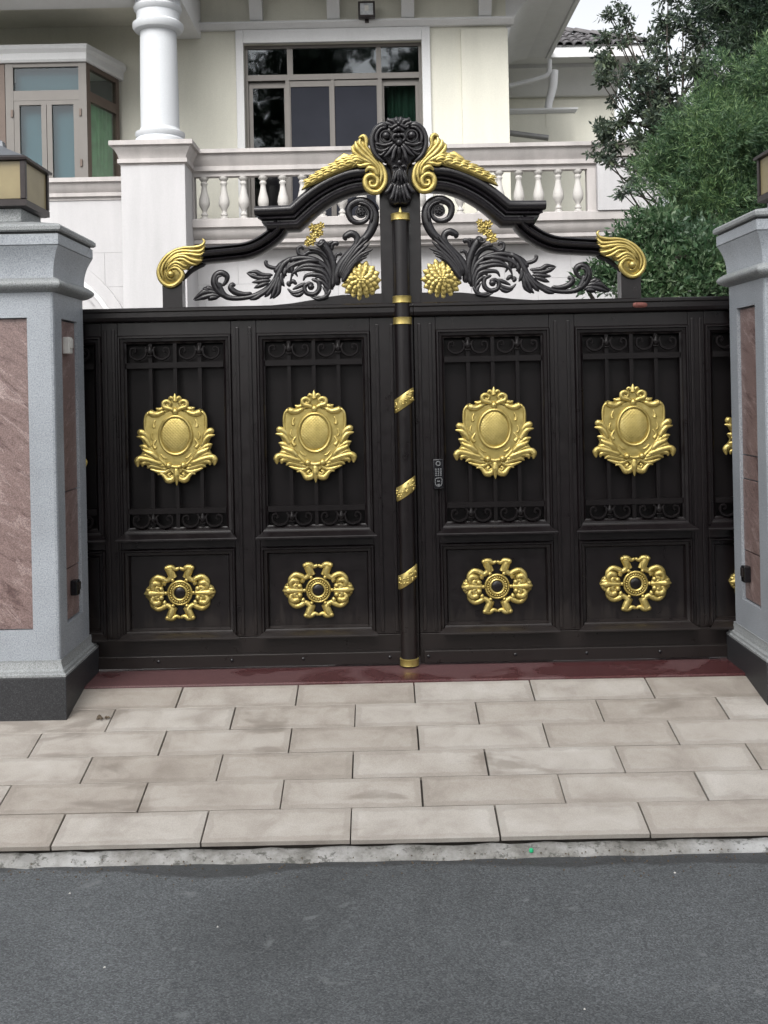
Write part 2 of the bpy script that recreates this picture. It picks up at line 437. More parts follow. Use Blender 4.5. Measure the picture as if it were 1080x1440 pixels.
class MB:
    def __init__(self, smooth=None):
        self.v = []; self.f = []; self.smooth = smooth
    def box(self, x0, x1, y0, y1, z0, z1):
        i = len(self.v)
        self.v += [(x0, y0, z0), (x1, y0, z0), (x1, y1, z0), (x0, y1, z0), (x0, y0, z1), (x1, y0, z1), (x1, y1, z1), (x0, y1, z1)]
        self.f += [tuple(i + k for k in q) for q in ((0, 3, 2, 1), (4, 5, 6, 7), (0, 1, 5, 4), (1, 2, 6, 5), (2, 3, 7, 6), (3, 0, 4, 7))]
        return self
    def grid(self, rows, closed=False, cap=True):
        i = len(self.v); n = len(rows[0])
        for r in rows: self.v += [tuple(p) for p in r]
        for a in range(len(rows) - 1):
            for b in range(n if closed else n - 1):
                c = (b + 1) % n
                self.f.append((i + a * n + b, i + a * n + c, i + (a + 1) * n + c, i + (a + 1) * n + b))
        if closed and cap:
            self.f.append(tuple(i + k for k in reversed(range(n))))
            self.f.append(tuple(i + (len(rows) - 1) * n + k for k in range(n)))
        return self
    def tube(self, pts, r, seg=8, sub=5):
        """round tube through 3-D points"""
        q = catmull(pts, sub) if len(pts) > 2 else [Vector(p) for p in pts]
        q = [Vector(p) for p in q]
        rr = r if isinstance(r, (list, tuple)) else [r] * len(pts)
        rows = []
        ref = Vector((0.3, 0.2, 1)).normalized()
        for k, p in enumerate(q):
            d = (q[min(k + 1, len(q) - 1)] - q[max(k - 1, 0)]).normalized()
            a = d.cross(ref)
            if a.length < 1e-3: a = d.cross(Vector((1, 0, 0)))
            a.normalize(); b = d.cross(a)
            t = k / (len(q) - 1) * (len(rr) - 1); j = min(int(t), len(rr) - 2)
            rad = rr[j] + (rr[j + 1] - rr[j]) * (t - j)
            rows.append([p + a * (rad * math.cos(2 * math.pi * s / seg)) + b * (rad * math.sin(2 * math.pi * s / seg)) for s in range(seg)])
        return self.grid(rows, True)
    def lathe(self, prof, cx=0, cy=0, seg=24, axis='z'):
        rows = []
        for (r, h) in prof:
            row = []
            for s in range(seg):
                a = 2 * math.pi * s / seg
                if axis == 'z': row.append((cx + r * math.cos(a), cy + r * math.sin(a), h))
                else: row.append((cx + r * math.cos(a), h, cy + r * math.sin(a)))
            rows.append(row)
        return self.grid(rows, True)
    def square(self, prof, x0, x1, y0, y1):
        """rectangular stack: profile of (offset, z)"""
        rows = [[(x0 - o, y0 - o, z), (x1 + o, y0 - o, z), (x1 + o, y1 + o, z), (x0 - o, y1 + o, z)] for (o, z) in prof]
        return self.grid(rows, True)
    def prism(self, poly, y0, y1, bev=0.0):
        """polygon in x,z; y0 = front, y1 = back; optional bevelled front edge"""
        n = len(poly)
        rows = [[(x, y1, z) for x, z in poly]]
        if bev:
            ar = sum(poly[k][0] * poly[(k + 1) % n][1] - poly[(k + 1) % n][0] * poly[k][1] for k in range(n))
            sg = 1 if ar > 0 else -1
            ins = []
            for k in range(n):
                a, b_, c = Vector(poly[k - 1]), Vector(poly[k]), Vector(poly[(k + 1) % n])
                d1 = (b_ - a); d2 = (c - b_)
                d1 = d1.normalized() if d1.length else d2.normalized(); d2 = d2.normalized() if d2.length else d1
                nn = Vector((-(d1 + d2).y, (d1 + d2).x)); nn = nn.normalized() if nn.length > 1e-6 else Vector((-d1.y, d1.x))
                q = b_ + nn * (sg * bev); ins.append((q.x, q.y))
            rows.append([(x, y0 + bev, z) for x, z in poly]); rows.append([(x, y0, z) for x, z in ins])
        else:
            rows.append([(x, y0, z) for x, z in poly])
        return self.grid(rows, True)
    def profile_x(self, prof, x0, x1, cut=0.0):
        """profile (y, z) drawn along x; cut slants both ends by cut * (distance from back)"""
        rows = []
        for e, s in ((x0, 1), (x1, -1)):
            rows.append([(e, y, z) for y, z in prof])
        return self.grid(rows, True)
    def strand(self, pts, r, y=0.0, ky=0.8, seg=8, sub=5, sx=1):
        """tapered relief ridge through (x, z) points"""
        q = catmull(pts, sub)
        rr = r if isinstance(r, (list, tuple)) else [r * 0.55, r, r * 0.9, r * 0.35]
        rows = []
        for k, p in enumerate(q):
            a = q[max(k - 1, 0)]; c = q[min(k + 1, len(q) - 1)]
            d = Vector((c[0] - a[0], c[1] - a[1]))
            d = d.normalized() if d.length > 1e-9 else Vector((1, 0))
            n = Vector((-d.y, d.x))
            t = k / (len(q) - 1) * (len(rr) - 1); j = min(int(t), len(rr) - 2)
            rad = rr[j] + (rr[j + 1] - rr[j]) * (t - j)
            if k in (0, len(q) - 1): rad *= 0.5
            rows.append([(sx * (p[0] + n.x * rad * math.cos(2 * math.pi * s / seg)), y - rad * ky * math.sin(2 * math.pi * s / seg),
                          p[1] + n.y * rad * math.cos(2 * math.pi * s / seg)) for s in range(seg)])
        return self.grid(rows, True)
    def ball(self, x, y, z, r, ky=0.8, seg=10, rings=6):
        rows = []
        for a in range(rings + 1):
            t = math.pi * (a + 0.02) / (rings + 0.04)
            rows.append([(x + r * math.sin(t) * math.cos(2 * math.pi * s / seg), y - r * ky * math.cos(t), z + r * math.sin(t) * math.sin(2 * math.pi * s / seg)) for s in range(seg)])
        return self.grid(rows, True)
    def ring(self, x, y, z, rx, rz, r, seg=28, cs=8, ky=1.0):
        rows = []
        for s in range(seg + 1):
            a = 2 * math.pi * s / seg
            rows.append([(x + (rx + r * math.cos(2 * math.pi * c / cs)) * math.cos(a), y - ky * r * math.sin(2 * math.pi * c / cs),
                          z + (rz + r * math.cos(2 * math.pi * c / cs)) * math.sin(a)) for c in range(cs)])
        return self.grid(rows, True, cap=False)
    def sweep(self, path, prof, closed=False, sx=1, cut=0.0):
        """mitred moulding: prof (t, y): t to the right of the path, y depth; cut slants the first end"""
        n = len(path); rows = []
        for k in range(n):
            p = Vector(path[k])
            a = Vector(path[k - 1]) if (k > 0 or closed) else None
            c = Vector(path[(k + 1) % n]) if (k < n - 1 or closed) else None
            d1 = (p - a).normalized() if a is not None else None
            d2 = (c - p).normalized() if c is not None else None
            if d1 is None: d1 = d2
            if d2 is None: d2 = d1
            n1 = Vector((d1.y, -d1.x)); n2 = Vector((d2.y, -d2.x))
            mm = (n1 + n2).normalized(); mm = mm / max(0.35, mm.dot(n1))
            row = []
            for (t, y) in prof:
                q = p + mm * t
                if cut and k == 0: q = q + d2 * cut[len(row)]
                row.append((sx * q.x, y, q.y))
            rows.append(row)
        if closed: rows.append(list(rows[0]))
        return self.grid(rows, True, cap=not closed)
    def mesh(self, name, off=(0, 0, 0)):
        me = bpy.data.meshes.new(name)
        ox, oy, oz = off
        me.from_pydata([(x - ox, y - oy, z - oz) for x, y, z in self.v], [], self.f)
        bm = bmesh.new(); bm.from_mesh(me)
        bmesh.ops.recalc_face_normals(bm, faces=bm.faces)
        bm.to_mesh(me); bm.free()
        if self.smooth is not None:
            for p_ in me.polygons: p_.use_smooth = True
            me.set_sharp_from_angle(angle=R(self.smooth))
        return me
    def build(self, name, mat, parent=None, bevel=0.0, loc=None):
        """vertices are in world metres; parents sit unrotated, so only their location is taken off"""
        base = Vector((0, 0, 0)); q = parent
        while q is not None: base = base + q.location; q = q.parent
        org = Vector(loc) if loc is not None else base
        me = self.mesh(name, org)
        o = bpy.data.objects.new(name, me); COL.objects.link(o)
        o.location = org - base
        if parent is not None: o.parent = parent
        me.materials.append(mat)
        if bevel: add_bevel(o, bevel)
        return o

def add_bevel(o, w, seg=2):
    md = o.modifiers.new('bevel', 'BEVEL'); md.width = w; md.segments = seg; md.limit_method = 'ANGLE'; md.angle_limit = R(40)
    return o

def inst(name, me, parent, loc, rot=(0, 0, 0), scale=(1, 1, 1)):
    base = Vector((0, 0, 0)); q = parent
    while q is not None: base = base + q.location; q = q.parent
    o = bpy.data.objects.new(name, me); COL.objects.link(o)
    o.location = Vector(loc) - base; o.rotation_euler = rot; o.scale = scale
    if parent is not None: o.parent = parent
    return o

def thing(name, label, cat, loc, group=None):
    o = bpy.data.objects.new(name, None); COL.objects.link(o)
    o.location = loc; o['label'] = label; o['category'] = cat
    o.empty_display_size = 0.2
    if group: o['group'] = group
    return o
def tag(o, label, cat, group=None):
    o['label'] = label; o['category'] = cat
    if group: o['group'] = group
    return o
def struct(o):
    o['kind'] = 'structure'; return o

def mesh_np(name, verts, faces_flat, nper, mat, parent=None, loc=(0, 0, 0)):
    me = bpy.data.meshes.new(name)
    nv = len(verts); nf = len(faces_flat) // nper
    me.vertices.add(nv); me.vertices.foreach_set('co', np.asarray(verts, dtype=np.float32).ravel())
    me.loops.add(nf * nper); me.loops.foreach_set('vertex_index', np.asarray(faces_flat, dtype=np.int32))
    me.polygons.add(nf)
    me.polygons.foreach_set('loop_start', np.arange(0, nf * nper, nper, dtype=np.int32))
    me.polygons.foreach_set('loop_total', np.full(nf, nper, dtype=np.int32))
    me.update(calc_edges=True)
    me.materials.append(mat)
    o = bpy.data.objects.new(name, me); COL.objects.link(o)
    if parent is not None: o.parent = parent
    o.location = loc
    return o

# ================================================================== GROUND
SLOPE = 0.2073; AP_Y0 = 5.26 - DG; AP_Z0 = -0.006     # apron top edge (by the sill)
AP_RUN = 1.222
ang = math.atan(SLOPE)
def apz(y): return AP_Z0 + SLOPE * (y - AP_Y0)
ROAD_Z = -0.315
o = MB().grid([[(-300, -300, ROAD_Z - .01), (300, -300, ROAD_Z - .01)], [(-300, 300, ROAD_Z - .01), (300, 300, ROAD_Z - .01)]]).build('ground', M['ground']); struct(o)
ye = AP_Y0 - AP_RUN
o = MB().box(-40, 40, -8.5, ye - 0.055, ROAD_Z - 0.009, ROAD_Z).build('road', M['asphalt']); struct(o)
# uneven mortar strip between road and apron
rows = []
xs = np.linspace(-9, 9, 260)
for k, x in enumerate(xs):
    w = 0.004 * math.sin(k * 1.7) + 0.006 * math.sin(k * .23) + random.uniform(-.006, .006)
    rows.append([(x, ye + 0.06, ROAD_Z - 0.008), (x, ye + 0.012 + w * .5, ROAD_Z + 0.026 + random.uniform(-.004, .004)),
                 (x, ye - 0.032 + w * .4, ROAD_Z + 0.018 + random.uniform(-.005, .005)), (x, ye - 0.060 + w, ROAD_Z + 0.002), (x, ye - 0.063 + w, ROAD_Z - .02)])
o = MB(60).grid(rows).build('mortar_edging', M['strip']); struct(o)
gm = MB()
for q in range(900):
    gx_ = random.uniform(-3, 3.2); gy_ = ye - random.choice([random.gauss(.08, .02), random.gauss(.02, .02), random.gauss(.14, .06)]); w = random.uniform(.0015, .0055)
    gz_ = ROAD_Z + (.012 if gy_ > ye - .065 else .001)
    a = random.uniform(0, 6.28); i = len(gm.v)
    gm.v += [(gx_ + w * math.cos(a + t), gy_ + w * math.sin(a + t), gz_) for t in (0, 2.1, 4.2)] + [(gx_, gy_, gz_ + w * 1.1)]
    gm.f += [(i, i + 1, i + 3), (i + 1, i + 2, i + 3), (i + 2, i, i + 3)]
o = gm.build('road_grit', M['litter']); o['kind'] = 'stuff'; o['label'] = 'dark grit gathered along the mortar edging'
# apron bed
XA0, XA1 = -4.2, 4.6
bed = MB()
prof = [(ye + 0.05, apz(ye + .05) - 0.0185), (AP_Y0, AP_Z0 - 0.0185), (AP_Y0, -0.34), (ye + 0.05, -0.34)]
bed.profile_x(prof, XA0, XA1)
apron = struct(bed.build('driveway_apron', M['bed']))
# individual paving slabs
slab_meshes = []
def slab_mesh(lx, ly):
    mb = MB(); mb.box(-lx / 2, lx / 2, -ly / 2, ly / 2, -0.020, 0)
    me = mb.mesh('paving_slab'); me.materials.append(M['paving'])
    return me
full = None
TL, TR = 0.5685, math.sqrt(AP_RUN ** 2 + (SLOPE * AP_RUN) ** 2) / 6; SLY_ = TR - .0042
full = slab_mesh(SLX, SLY_)
for r in range(6):
    yc = AP_Y0 - AP_RUN * (r + 0.5) / 6
    off = 0.135 + (TL / 2 if r % 2 else 0)
    for k in range(-8, 8):
        xc = off + TL * (k + 0.5)
        if xc < XA0 + .28 or xc > XA1 - .28: continue
        s = inst('paving_slab', full, apron, (xc + random.uniform(-.0015, .0015), yc, apz(yc) + random.uniform(-.0015, .0015)),
                 (ang + random.uniform(-.003, .003), random.uniform(-.002, .002), random.uniform(-.002, .002)))
        add_bevel(s, .0015, 1)
o = MB().box(-1.60, 1.86, AP_Y0 + 0.002, 0.28, -0.30, 0.004).build('door_sill', M['sill'], bevel=.006); struct(o)
o = MB().box(-12, 12, 0.285, 9.3, -0.32, -0.002).build('courtyard', M['courtyard']); struct(o)
# pavement across the road, behind the viewer
o = MB().box(-40, 40, -12, -8.5, ROAD_Z - .005, ROAD_Z + .12).build('pavement', M['courtyard']); struct(o)

# ================================================================== GATE PILLARS
def pillar(xin, s, label):
    """xin: inner face; s = +1 the pillar extends to +x"""
    W = 0.62
    x0, x1 = (xin, xin + W) if s > 0 else (xin - W, xin)
    y0, y1 = 5.0 - DG, -0.045
    root = thing('gate_pillar', label, 'pillar', ((x0 + x1) / 2, (y0 + y1) / 2, -0.06), 'granite pillars either side of the gate')
    p = MB().square([(.035, -.32), (.035, .128), (.032, .132)], x0, x1, y0, y1).build('plinth', M['plinth'], root, bevel=.004)
    MB(30).square([(.034, .133), (.034, .143), (.026, .148), (.024, .158), (.014, .166), (.010, .180), (.005, .190), (.005, .205)], x0, x1, y0, y1).build('base_moulding', M['capdark'], root)
    zb, zt = .205, 1.93
    pw = .125; rec = .02
    core = MB().box(x0 + .03, x1 - .03, y0 + .03, y1 - .03, zb, zt).build('core', M['granite'], root)
    fr = MB()
    ch = .015
    for cx, sxx in ((x0, 1), (x1, -1)):
        for cy, syy in ((y0, 1), (y1, -1)):
            plan = [(0, ch), (ch * .3, ch * .3), (ch, 0), (pw, 0), (pw, pw), (0, pw)]
            fr.grid([[(cx + sxx * a, cy + syy * b_, z) for a, b_ in plan] for z in (zb, zt)], True)
    zlo, zhi = .345, 1.812
    for (a, b) in ((zb, zlo), (zhi, zt)):
        fr.box(x0 + pw, x1 - pw, y0, y0 + .05, a, b); fr.box(x0 + pw, x1 - pw, y1 - .05, y1, a, b)
        fr.box(x0, x0 + .05, y0 + pw, y1 - pw, a, b); fr.box(x1 - .05, x1, y0 + pw, y1 - pw, a, b)
    fr.build('shaft', M['granite'], root)
    MB().box(x0 + pw + .004, x1 - pw - .004, y0 + .017, y0 + .031, zlo + .004, zhi - .004).build('front_panel', M['red_panel'], root, bevel=.002)
    xi = xin
    zs = [zlo + .004, .60, .975 if s < 0 else .74, zhi - .004] if s < 0 else [zlo + .004, .595, .955, 1.075, zhi - .004]
    for a, b in zip(zs[:-1], zs[1:]):
        xa, xb = (xi + .014, xi + .031) if s > 0 else (xi - .031, xi - .014)
        jit = random.uniform(-.002, .002)
        MB().box(xa + jit, xb + jit, y0 + pw + .004, y1 - pw - .004, a + .003, b - .003).build('side_panel', M['red_panel'], root, bevel=.002)
    # neck ring, bell, cornice
    tor = [(.0, 1.930)] + [(.014 + .032 * math.sin(math.pi * k / 8) , 1.934 + .062 * k / 8) for k in range(9)] + [(.012, 1.997)]
    MB(50).square(tor, x0, x1, y0, y1).build('neck_ring', M['capdark'], root)
    bell = [(.004, 1.997)] + [(.004 + .036 * (k / 7) ** 2.2, 2.0 + .145 * k / 7) for k in range(8)]
    MB(40).square(bell, x0, x1, y0, y1).build('capital', M['granite'], root)
    MB().square([(.043, 2.147), (.043, 2.198)], x0, x1, y0, y1).build('cornice', M['granite'], root, bevel=.003)
    MB().square([(.034, 2.199), (.034, 2.208)], x0, x1, y0, y1).build('cornice_joint', M['plinth'], root)
    MB(25).square([(.049, 2.209), (.056, 2.216), (.056, 2.232), (.045, 2.243), (-.10, 2.275), (-.13, 2.282)], x0, x1, y0, y1).build('cap_slab', M['capdark'], root)
    return (x0 + x1) / 2, (y0 + y1) / 2

pl = pillar(-1.526, -1, 'grey granite pillar with red stone panels left of the gate, white sensor on its side')
pr = pillar(1.806, 1, 'grey granite pillar with red stone panels right of the gate, cut by the photo edge')

def lantern(cx, cy, label):
    cy = 5.285 - DG
    root = thing('pillar_lantern', label, 'lantern', (cx, cy, 2.28), 'square lanterns on the gate pillars')
    h = .185
    MB().box(cx - .15, cx + .15, cy - .15, cy + .15, 2.283, 2.349).build('foot', M['capdark'], root, bevel=.004)
    MB().square([(-.02, 2.350), (0, 2.356), (0, 2.386), (-.01, 2.390)], cx - h, cx + h, cy - h, cy + h).build('base_frame', M['lamp_metal'], root)
    for sx in (-1, 1):
        for sy in (-1, 1):
            px, py = cx + sx * (h - .013), cy + sy * (h - .013)
            MB().box(px - .013, px + .013, py - .013, py + .013, 2.390, 2.572).build('corner_post', M['lamp_metal'], root, bevel=.002)
    z0, z1 = 2.392, 2.570
    for (a, b, c, d) in ((cx - h + .028, cx + h - .028, cy - h + .010, cy - h + .016), (cx - h + .028, cx + h - .028, cy + h - .016, cy + h - .010),
                         (cx - h + .010, cx - h + .016, cy - h + .028, cy + h - .028), (cx + h - .016, cx + h - .010, cy - h + .028, cy + h - .028)):
        MB().box(a, b, c, d, z0, z1).build('amber_pane', M['lamp_glass'], root)
    MB(20).square([(.0, 2.573), (.012, 2.574), (.014, 2.586), (.0, 2.596), (-.02, 2.602)], cx - h, cx + h, cy - h, cy + h).build('eave_frame', M['lamp_metal'], root)
    MB(20).square([(-.015, 2.602), (-.05, 2.618), (-.12, 2.654), (-.16, 2.679), (-.165, 2.704), (-.178, 2.714)], cx - h, cx + h, cy - h, cy + h).build('roof_cap', M['lamp_roof'], root)
lantern(-1.862, pl[1], 'square amber glass lantern with dark frame on the left gate pillar')
lantern(2.137, pr[1], 'square amber glass lantern on the right gate pillar, half cut off by the photo edge')

# small fittings fixed to the pillars
y_of = lambda D: D - DG
def fitting(px, py, s, w, h, mat, label, name, cat, lens=None):
    xin = -1.526 if s < 0 else 1.806
    D = abs(xin) * F / abs((px - PPX) * CR_ - (py - PPY) * SR_)
    _, z = P(px, py, D)
    y = D - DG
    xf = xin - s * 0.0 + (s * .014)
    root = thing(name, label, cat, (xf, y, z - h / 2))
    a, b = sorted((xf, xf - s * .035))
    MB().box(a, b, y - w / 2, y + w / 2, z - h / 2, z + h / 2).build('housing', mat, root, bevel=.006)
    a, b = sorted((xf - s * .035, xf - s * .041))
    MB().box(a, b, y - w * .32, y + w * .32, z - h * .15, z + h * .38).build('lens', lens or mat, root, bevel=.002)
fitting(94, 486, -1, .058, .082, M['white_plastic'], 'small white sensor box high on the side of the left pillar', 'gate_sensor', 'sensor')
fitting(105, 826, -1, .05, .075, M['black_plastic'], 'small black photocell low on the side of the left pillar', 'gate_photocell', 'photocell', M['lamp_metal'])
fitting(1050, 807, 1, .05, .082, M['black_plastic'], 'small black photocell low on the side of the right pillar', 'gate_photocell', 'photocell', M['lamp_metal'])

# ================================================================== GATE
SLF = gate_frame(260, 300, 6.75)
SRF = gate_frame(400, 270, 6.75)
GTF = gate_frame(410, 180, 6.75)
GEF = gate_frame(210, 320, 10.8)
CRF = gate_frame(500, 160, 8.31)
A1F = gate_frame(200, 160, 2.842)

def mapf(f, pts): return [f(a, b) for a, b in pts]

# --- parts shared by all panels: meshes built once round (0, 0, 0)
def cartouche_mesh():
    k = 1 / 2083.0
    def L(x, y): return (x * k, -(y - 640) * k)
    mb = MB(45)
    half = [(0, 300), (40, 312), (110, 345), (200, 318), (215, 340), (262, 318), (300, 335), (328, 400), (332, 540), (305, 660), (240, 790), (120, 930), (60, 1010), (0, 1060)]
    poly = [L(x, y) for x, y in half] + [L(-x, y) for x, y in reversed(half[1:-1])]
    mb.prism(poly, -.018, 0.0, .008)
    crown_ = [(0, 170), (45, 185), (70, 215), (125, 235), (140, 285), (215, 305), (180, 350), (0, 360)]
    mb.prism([L(x, y) for x, y in crown_] + [L(-x, y) for x, y in reversed(crown_[1:-1])], -.010, 0.0, .003)
    wing_ = [(240, 640), (318, 600), (345, 560), (385, 560), (395, 605), (350, 690), (392, 712), (365, 770), (400, 830), (425, 880), (415, 920), (360, 900), (310, 935), (240, 985), (190, 1005), (140, 1050), (100, 1085), (60, 1060), (40, 980)]
    for s in (-1, 1): mb.prism([L(s * x, y) for x, y in wing_], -.011, 0.0, .003)
    for s in (-1, 1):
        def S(pts, r, y=-.016, ky=.8):
            mb.strand([L(s * a, b) for a, b in pts], [q * k for q in r], y, ky)
        # rim of the shield and scrolled ears
        S([(120, 340), (190, 372), (245, 365), (285, 345)], [20, 30, 38, 30], -.022)
        S([(285, 345), (325, 400), (330, 520), (300, 660), (230, 790), (110, 920), (40, 960)], [18, 14, 14, 14, 18, 22, 10], -.017)
        S([(215, 430), (235, 480), (228, 520)], [10, 14, 22], -.018)
        S([(205, 640), (240, 700), (215, 745)], [10, 18, 26], -.018)
        S([(165, 800), (130, 840), (95, 850)], [8, 14, 10], -.018)
        S([(250, 560), (262, 620), (240, 650)], [8, 14, 12], -.018)
        # crown curls
        S([(20, 330), (60, 310), (120, 290), (125, 245), (85, 228), (50, 255), (70, 285), (92, 268)], [22, 24, 24, 22, 20, 18, 14, 10], -.020)
        S([(130, 305), (170, 320), (210, 302)], [20, 24, 8], -.016)
        S([(10, 215), (45, 190), (70, 215)], [18, 18, 10], -.016)
        # side leaves
        S([(300, 690), (315, 610), (345, 575), (385, 560), (400, 590)], [22, 30, 34, 34, 16], -.014)
        S([(275, 735), (315, 660), (355, 620), (425, 605)], [24, 30, 28, 8], -.018)
        S([(255, 775), (310, 735), (350, 715), (395, 705)], [22, 28, 26, 8], -.016)
        S([(190, 860), (250, 800), (320, 770), (360, 740)], [24, 36, 26, 8], -.024)
        S([(180, 880), (260, 840), (330, 810), (385, 808)], [24, 30, 28, 8], -.018)
        S([(150, 910), (260, 870), (340, 850), (395, 845), (420, 875), (412, 935)], [24, 30, 30, 32, 34, 12], -.022)
        S([(120, 940), (220, 905), (310, 885), (360, 900), (365, 935)], [22, 28, 28, 28, 8], -.018)
        S([(90, 975), (190, 945), (270, 925), (320, 950)], [20, 28, 26, 10], -.014)
        S([(60, 960), (130, 1000), (200, 990), (290, 960)], [18, 26, 22, 8], -.012)
        # lower curls
        S([(15, 1010), (45, 1075), (95, 1085), (130, 1045), (165, 1015), (205, 1025)], [18, 34, 36, 24, 18, 8], -.014)
        S([(60, 1010), (85, 1030), (65, 1055), (45, 1030)], [12, 16, 14, 10], -.020)
        x, z = L(s * 80, 925); mb.ball(x, -.026, z, 34 * k)
    # centre strands
    def C(pts, r, y=-.016): mb.strand([L(a, b) for a, b in pts], [q * k for q in r], y)
    C([(0, 240), (0, 190), (0, 145)], [34, 24, 4], -.018)
    C([(0, 950), (0, 1040), (0, 1145)], [30, 42, 6], -.016)
    C([(-70, 930), (0, 945), (70, 930)], [16, 20, 16], -.022)
    C([(0, 380), (0, 340), (0, 310)], [30, 36, 20], -.018)
    x, z = L(0, 600)
    mb.ring(x, -.024, z, 172 * k, 207 * k, 17 * k, 36)
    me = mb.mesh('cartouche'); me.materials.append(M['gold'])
    md = MB(50)
    rows = []
    for t in (1.0, .97, .85, .6, .3, .02):
        rows.append([(x + 168 * k * t * math.cos(2 * math.pi * s / 32), -.018 - .014 * math.sqrt(max(0, 1 - t * t)), z + 203 * k * t * math.sin(2 * math.pi * s / 32)) for s in range(32)])
    md.grid(rows, True)
    me2 = md.mesh('medallion'); me2.materials.append(M['gold_hatch'])
    return me, me2

def rosette_mesh():
    k = 1 / 2244.0
    mb = MB(45)
    def L(x, y): return (x * k, -y * k)
    for sx in (-1, 1):
        for sy in (-1, 1):
            def S(pts, r, y=-.012, ky=.85): mb.strand([L(sx * a, sy * b) for a, b in pts], [q * k * 1.28 for q in r], y, ky)
            S([(0, 295), (45, 275), (90, 300), (150, 290)], [14, 18, 24, 28], -.014)
            S([(130, 290), (108, 240), (95, 190), (130, 155), (178, 132)], [34, 34, 30, 24, 20], -.014)
            S([(178, 132), (178, 108), (160, 96)], [22, 22, 14], -.018)
            S([(95, 270), (75, 215), (60, 170)], [22, 22, 26], -.010)
            S([(150, 128), (195, 165), (265, 185), (320, 140), (335, 80)], [22, 26, 24, 24, 18], -.014)
            S([(300, 25), (325, 80), (295, 118), (250, 108), (240, 80)], [16, 26, 28, 26, 16], -.022)
            S([(180, 22), (230, 12), (275, 40), (262, 68), (225, 70)], [14, 20, 24, 22, 18], -.020)
            S([(260, 10), (330, 40), (370, 82)], [16, 32, 18], -.008)
            S([(280, 10), (345, 22), (400, 45)], [16, 30, 14], -.012)
            x, z = L(sx * 215, sy * 52); mb.ball(x, -.026, z, 32 * k)
            x, z = L(sx * 150, sy * 292); mb.ball(x, -.018, z, 30 * k)
            x, z = L(sx * 82, sy * 150); mb.ball(x, -.020, z, 24 * k)
        S([(170, 0), (250, 0), (350, 0), (418, 0)], [14, 22, 34, 6], -.022)
        x, z = L(sx * 162, 0); mb.ball(x, -.020, z, 24 * k)
    for sx in (-1, 1): mb.prism([L(sx * a, b) for a, b in ((200, -30), (205, -125), (265, -170), (320, -120), (320, 120), (265, 170), (205, 125), (200, 30))], -.006, 0, .002)
    for sx in (-1, 1): mb.prism([L(sx * a, b) for a, b in ((270, -105), (330, -100), (385, -70), (420, 0), (385, 70), (330, 100), (270, 105), (300, 0))], -.010, 0, .003)
    mb.ring(0, -.014, 0, 136 * k, 136 * k, 15 * k, 32)
    mb.ring(0, -.018, 0, 82 * k, 82 * k, 17 * k, 28)
    for q in range(24):
        a = 2 * math.pi * q / 24
        mb.ball(108 * k * math.cos(a), -.022, 108 * k * math.sin(a), 14 * k, 1, 6, 4)
    mb.lathe([(.058, 0), (.058, -.010), (.036, -.011)], 0, 0, 28, 'y')
    me = mb.mesh('oval_ornament'); me.materials.append(M['gold'])
    md = MB(50); md.lathe([(.034, -.004), (.034, -.014), (.030, -.020), (.015, -.024), (.001, -.025)], 0, 0, 20, 'y')
    me2 = md.mesh('boss'); me2.materials.append(M['gate'])
    return me, me2

def scroll_mesh():
    """pair of iron C scrolls and a small fleur between two grille bars"""
    mb = MB(50)
    for s in (-1, 1):
        pts = [(s * .030, .030), (s * .020, .022), (s * .026, -.016), (s * .062, -.034), (s * .098, -.016), (s * .100, .016), (s * .080, .026), (s * .072, .010), (s * .084, .002)]
        mb.strand(pts, [.004, .0055, .0065, .0075, .0065, .006, .0055, .005, .006], -.004, 1.2, 6, 4)
    mb.strand([(0, -.012), (0, .010), (0, .036)], [.012, .015, .002], -.006, .7, 6, 4)
    for s in (-1, 1):
        mb.strand([(s * .004, -.008), (s * .014, .012), (s * .022, .026)], [.005, .007, .002], -.006, .8, 6, 4)
    mb.strand([(-.016, -.014), (0, -.016), (.016, -.014)], [.004, .006, .004], -.006, .9, 6, 4)
    me = mb.mesh('grille_scroll'); me.materials.append(M['sheet'])
    return me

ME_CART, ME_MED = cartouche_mesh()
ME_ROS, ME_BOSS = rosette_mesh()
ME_SCR = scroll_mesh()
IW, OW = .253, .296
ZT = 1.745
def frame_mesh(w, z0, z1, prof, name):
    mb = MB(30)
    path = [(-w, z0), (-w, z1), (w, z1), (w, z0)]
    mb.sweep(path, prof, True)
    me = mb.mesh(name); me.materials.append(M['gate'])
    return me
ME_UFR = frame_mesh(OW, .700, ZT, [(0, .01), (0, -.006), (.005, -.014), (.012, -.014), (.016, -.004), (.030, -.002), (.034, .004), (.043, .010), (.043, .045), (0, .045)], 'panel_moulding')
ME_LFR = frame_mesh(OW, .175, .632, [(0, .01), (0, -.006), (.005, -.013), (.012, -.013), (.018, .002), (.032, .006), (.040, .022), (.040, .045), (0, .045)], 'panel_moulding')
def sill_mesh(z0, z1, w, name):
    mb = MB(20); h = z1 - z0
    # three stepped, upward sloping faces that catch the sky
    prof = [(.02, z1), (-.010, z1 - h * .10), (-.018, z1 - h * .30), (-.021, z1 - h * .34), (-.060, z1 - h * .70), (-.064, z1 - h * .78), (-.064, z1 - h * .93), (-.02, z0), (.02, z0)]
    rows = []
    for s in (-1, 1):
        rows.append([(s * (w - .030 + (-y if y < 0 else 0) * .75), y, z) for y, z in prof])
    mb.grid(rows, True)
    me = mb.mesh(name); me.materials.append(M['gate'])
    return me
ME_SILL_U = sill_mesh(.676, .728, OW, 'panel_sill')
ME_SILL_L = sill_mesh(.165, .210, OW, 'panel_sill')
mbp = MB().box(-.256, .256, .030, .042, .215, .592); ME_LP = mbp.mesh('lower_panel'); ME_LP.materials.append(M['gate'])
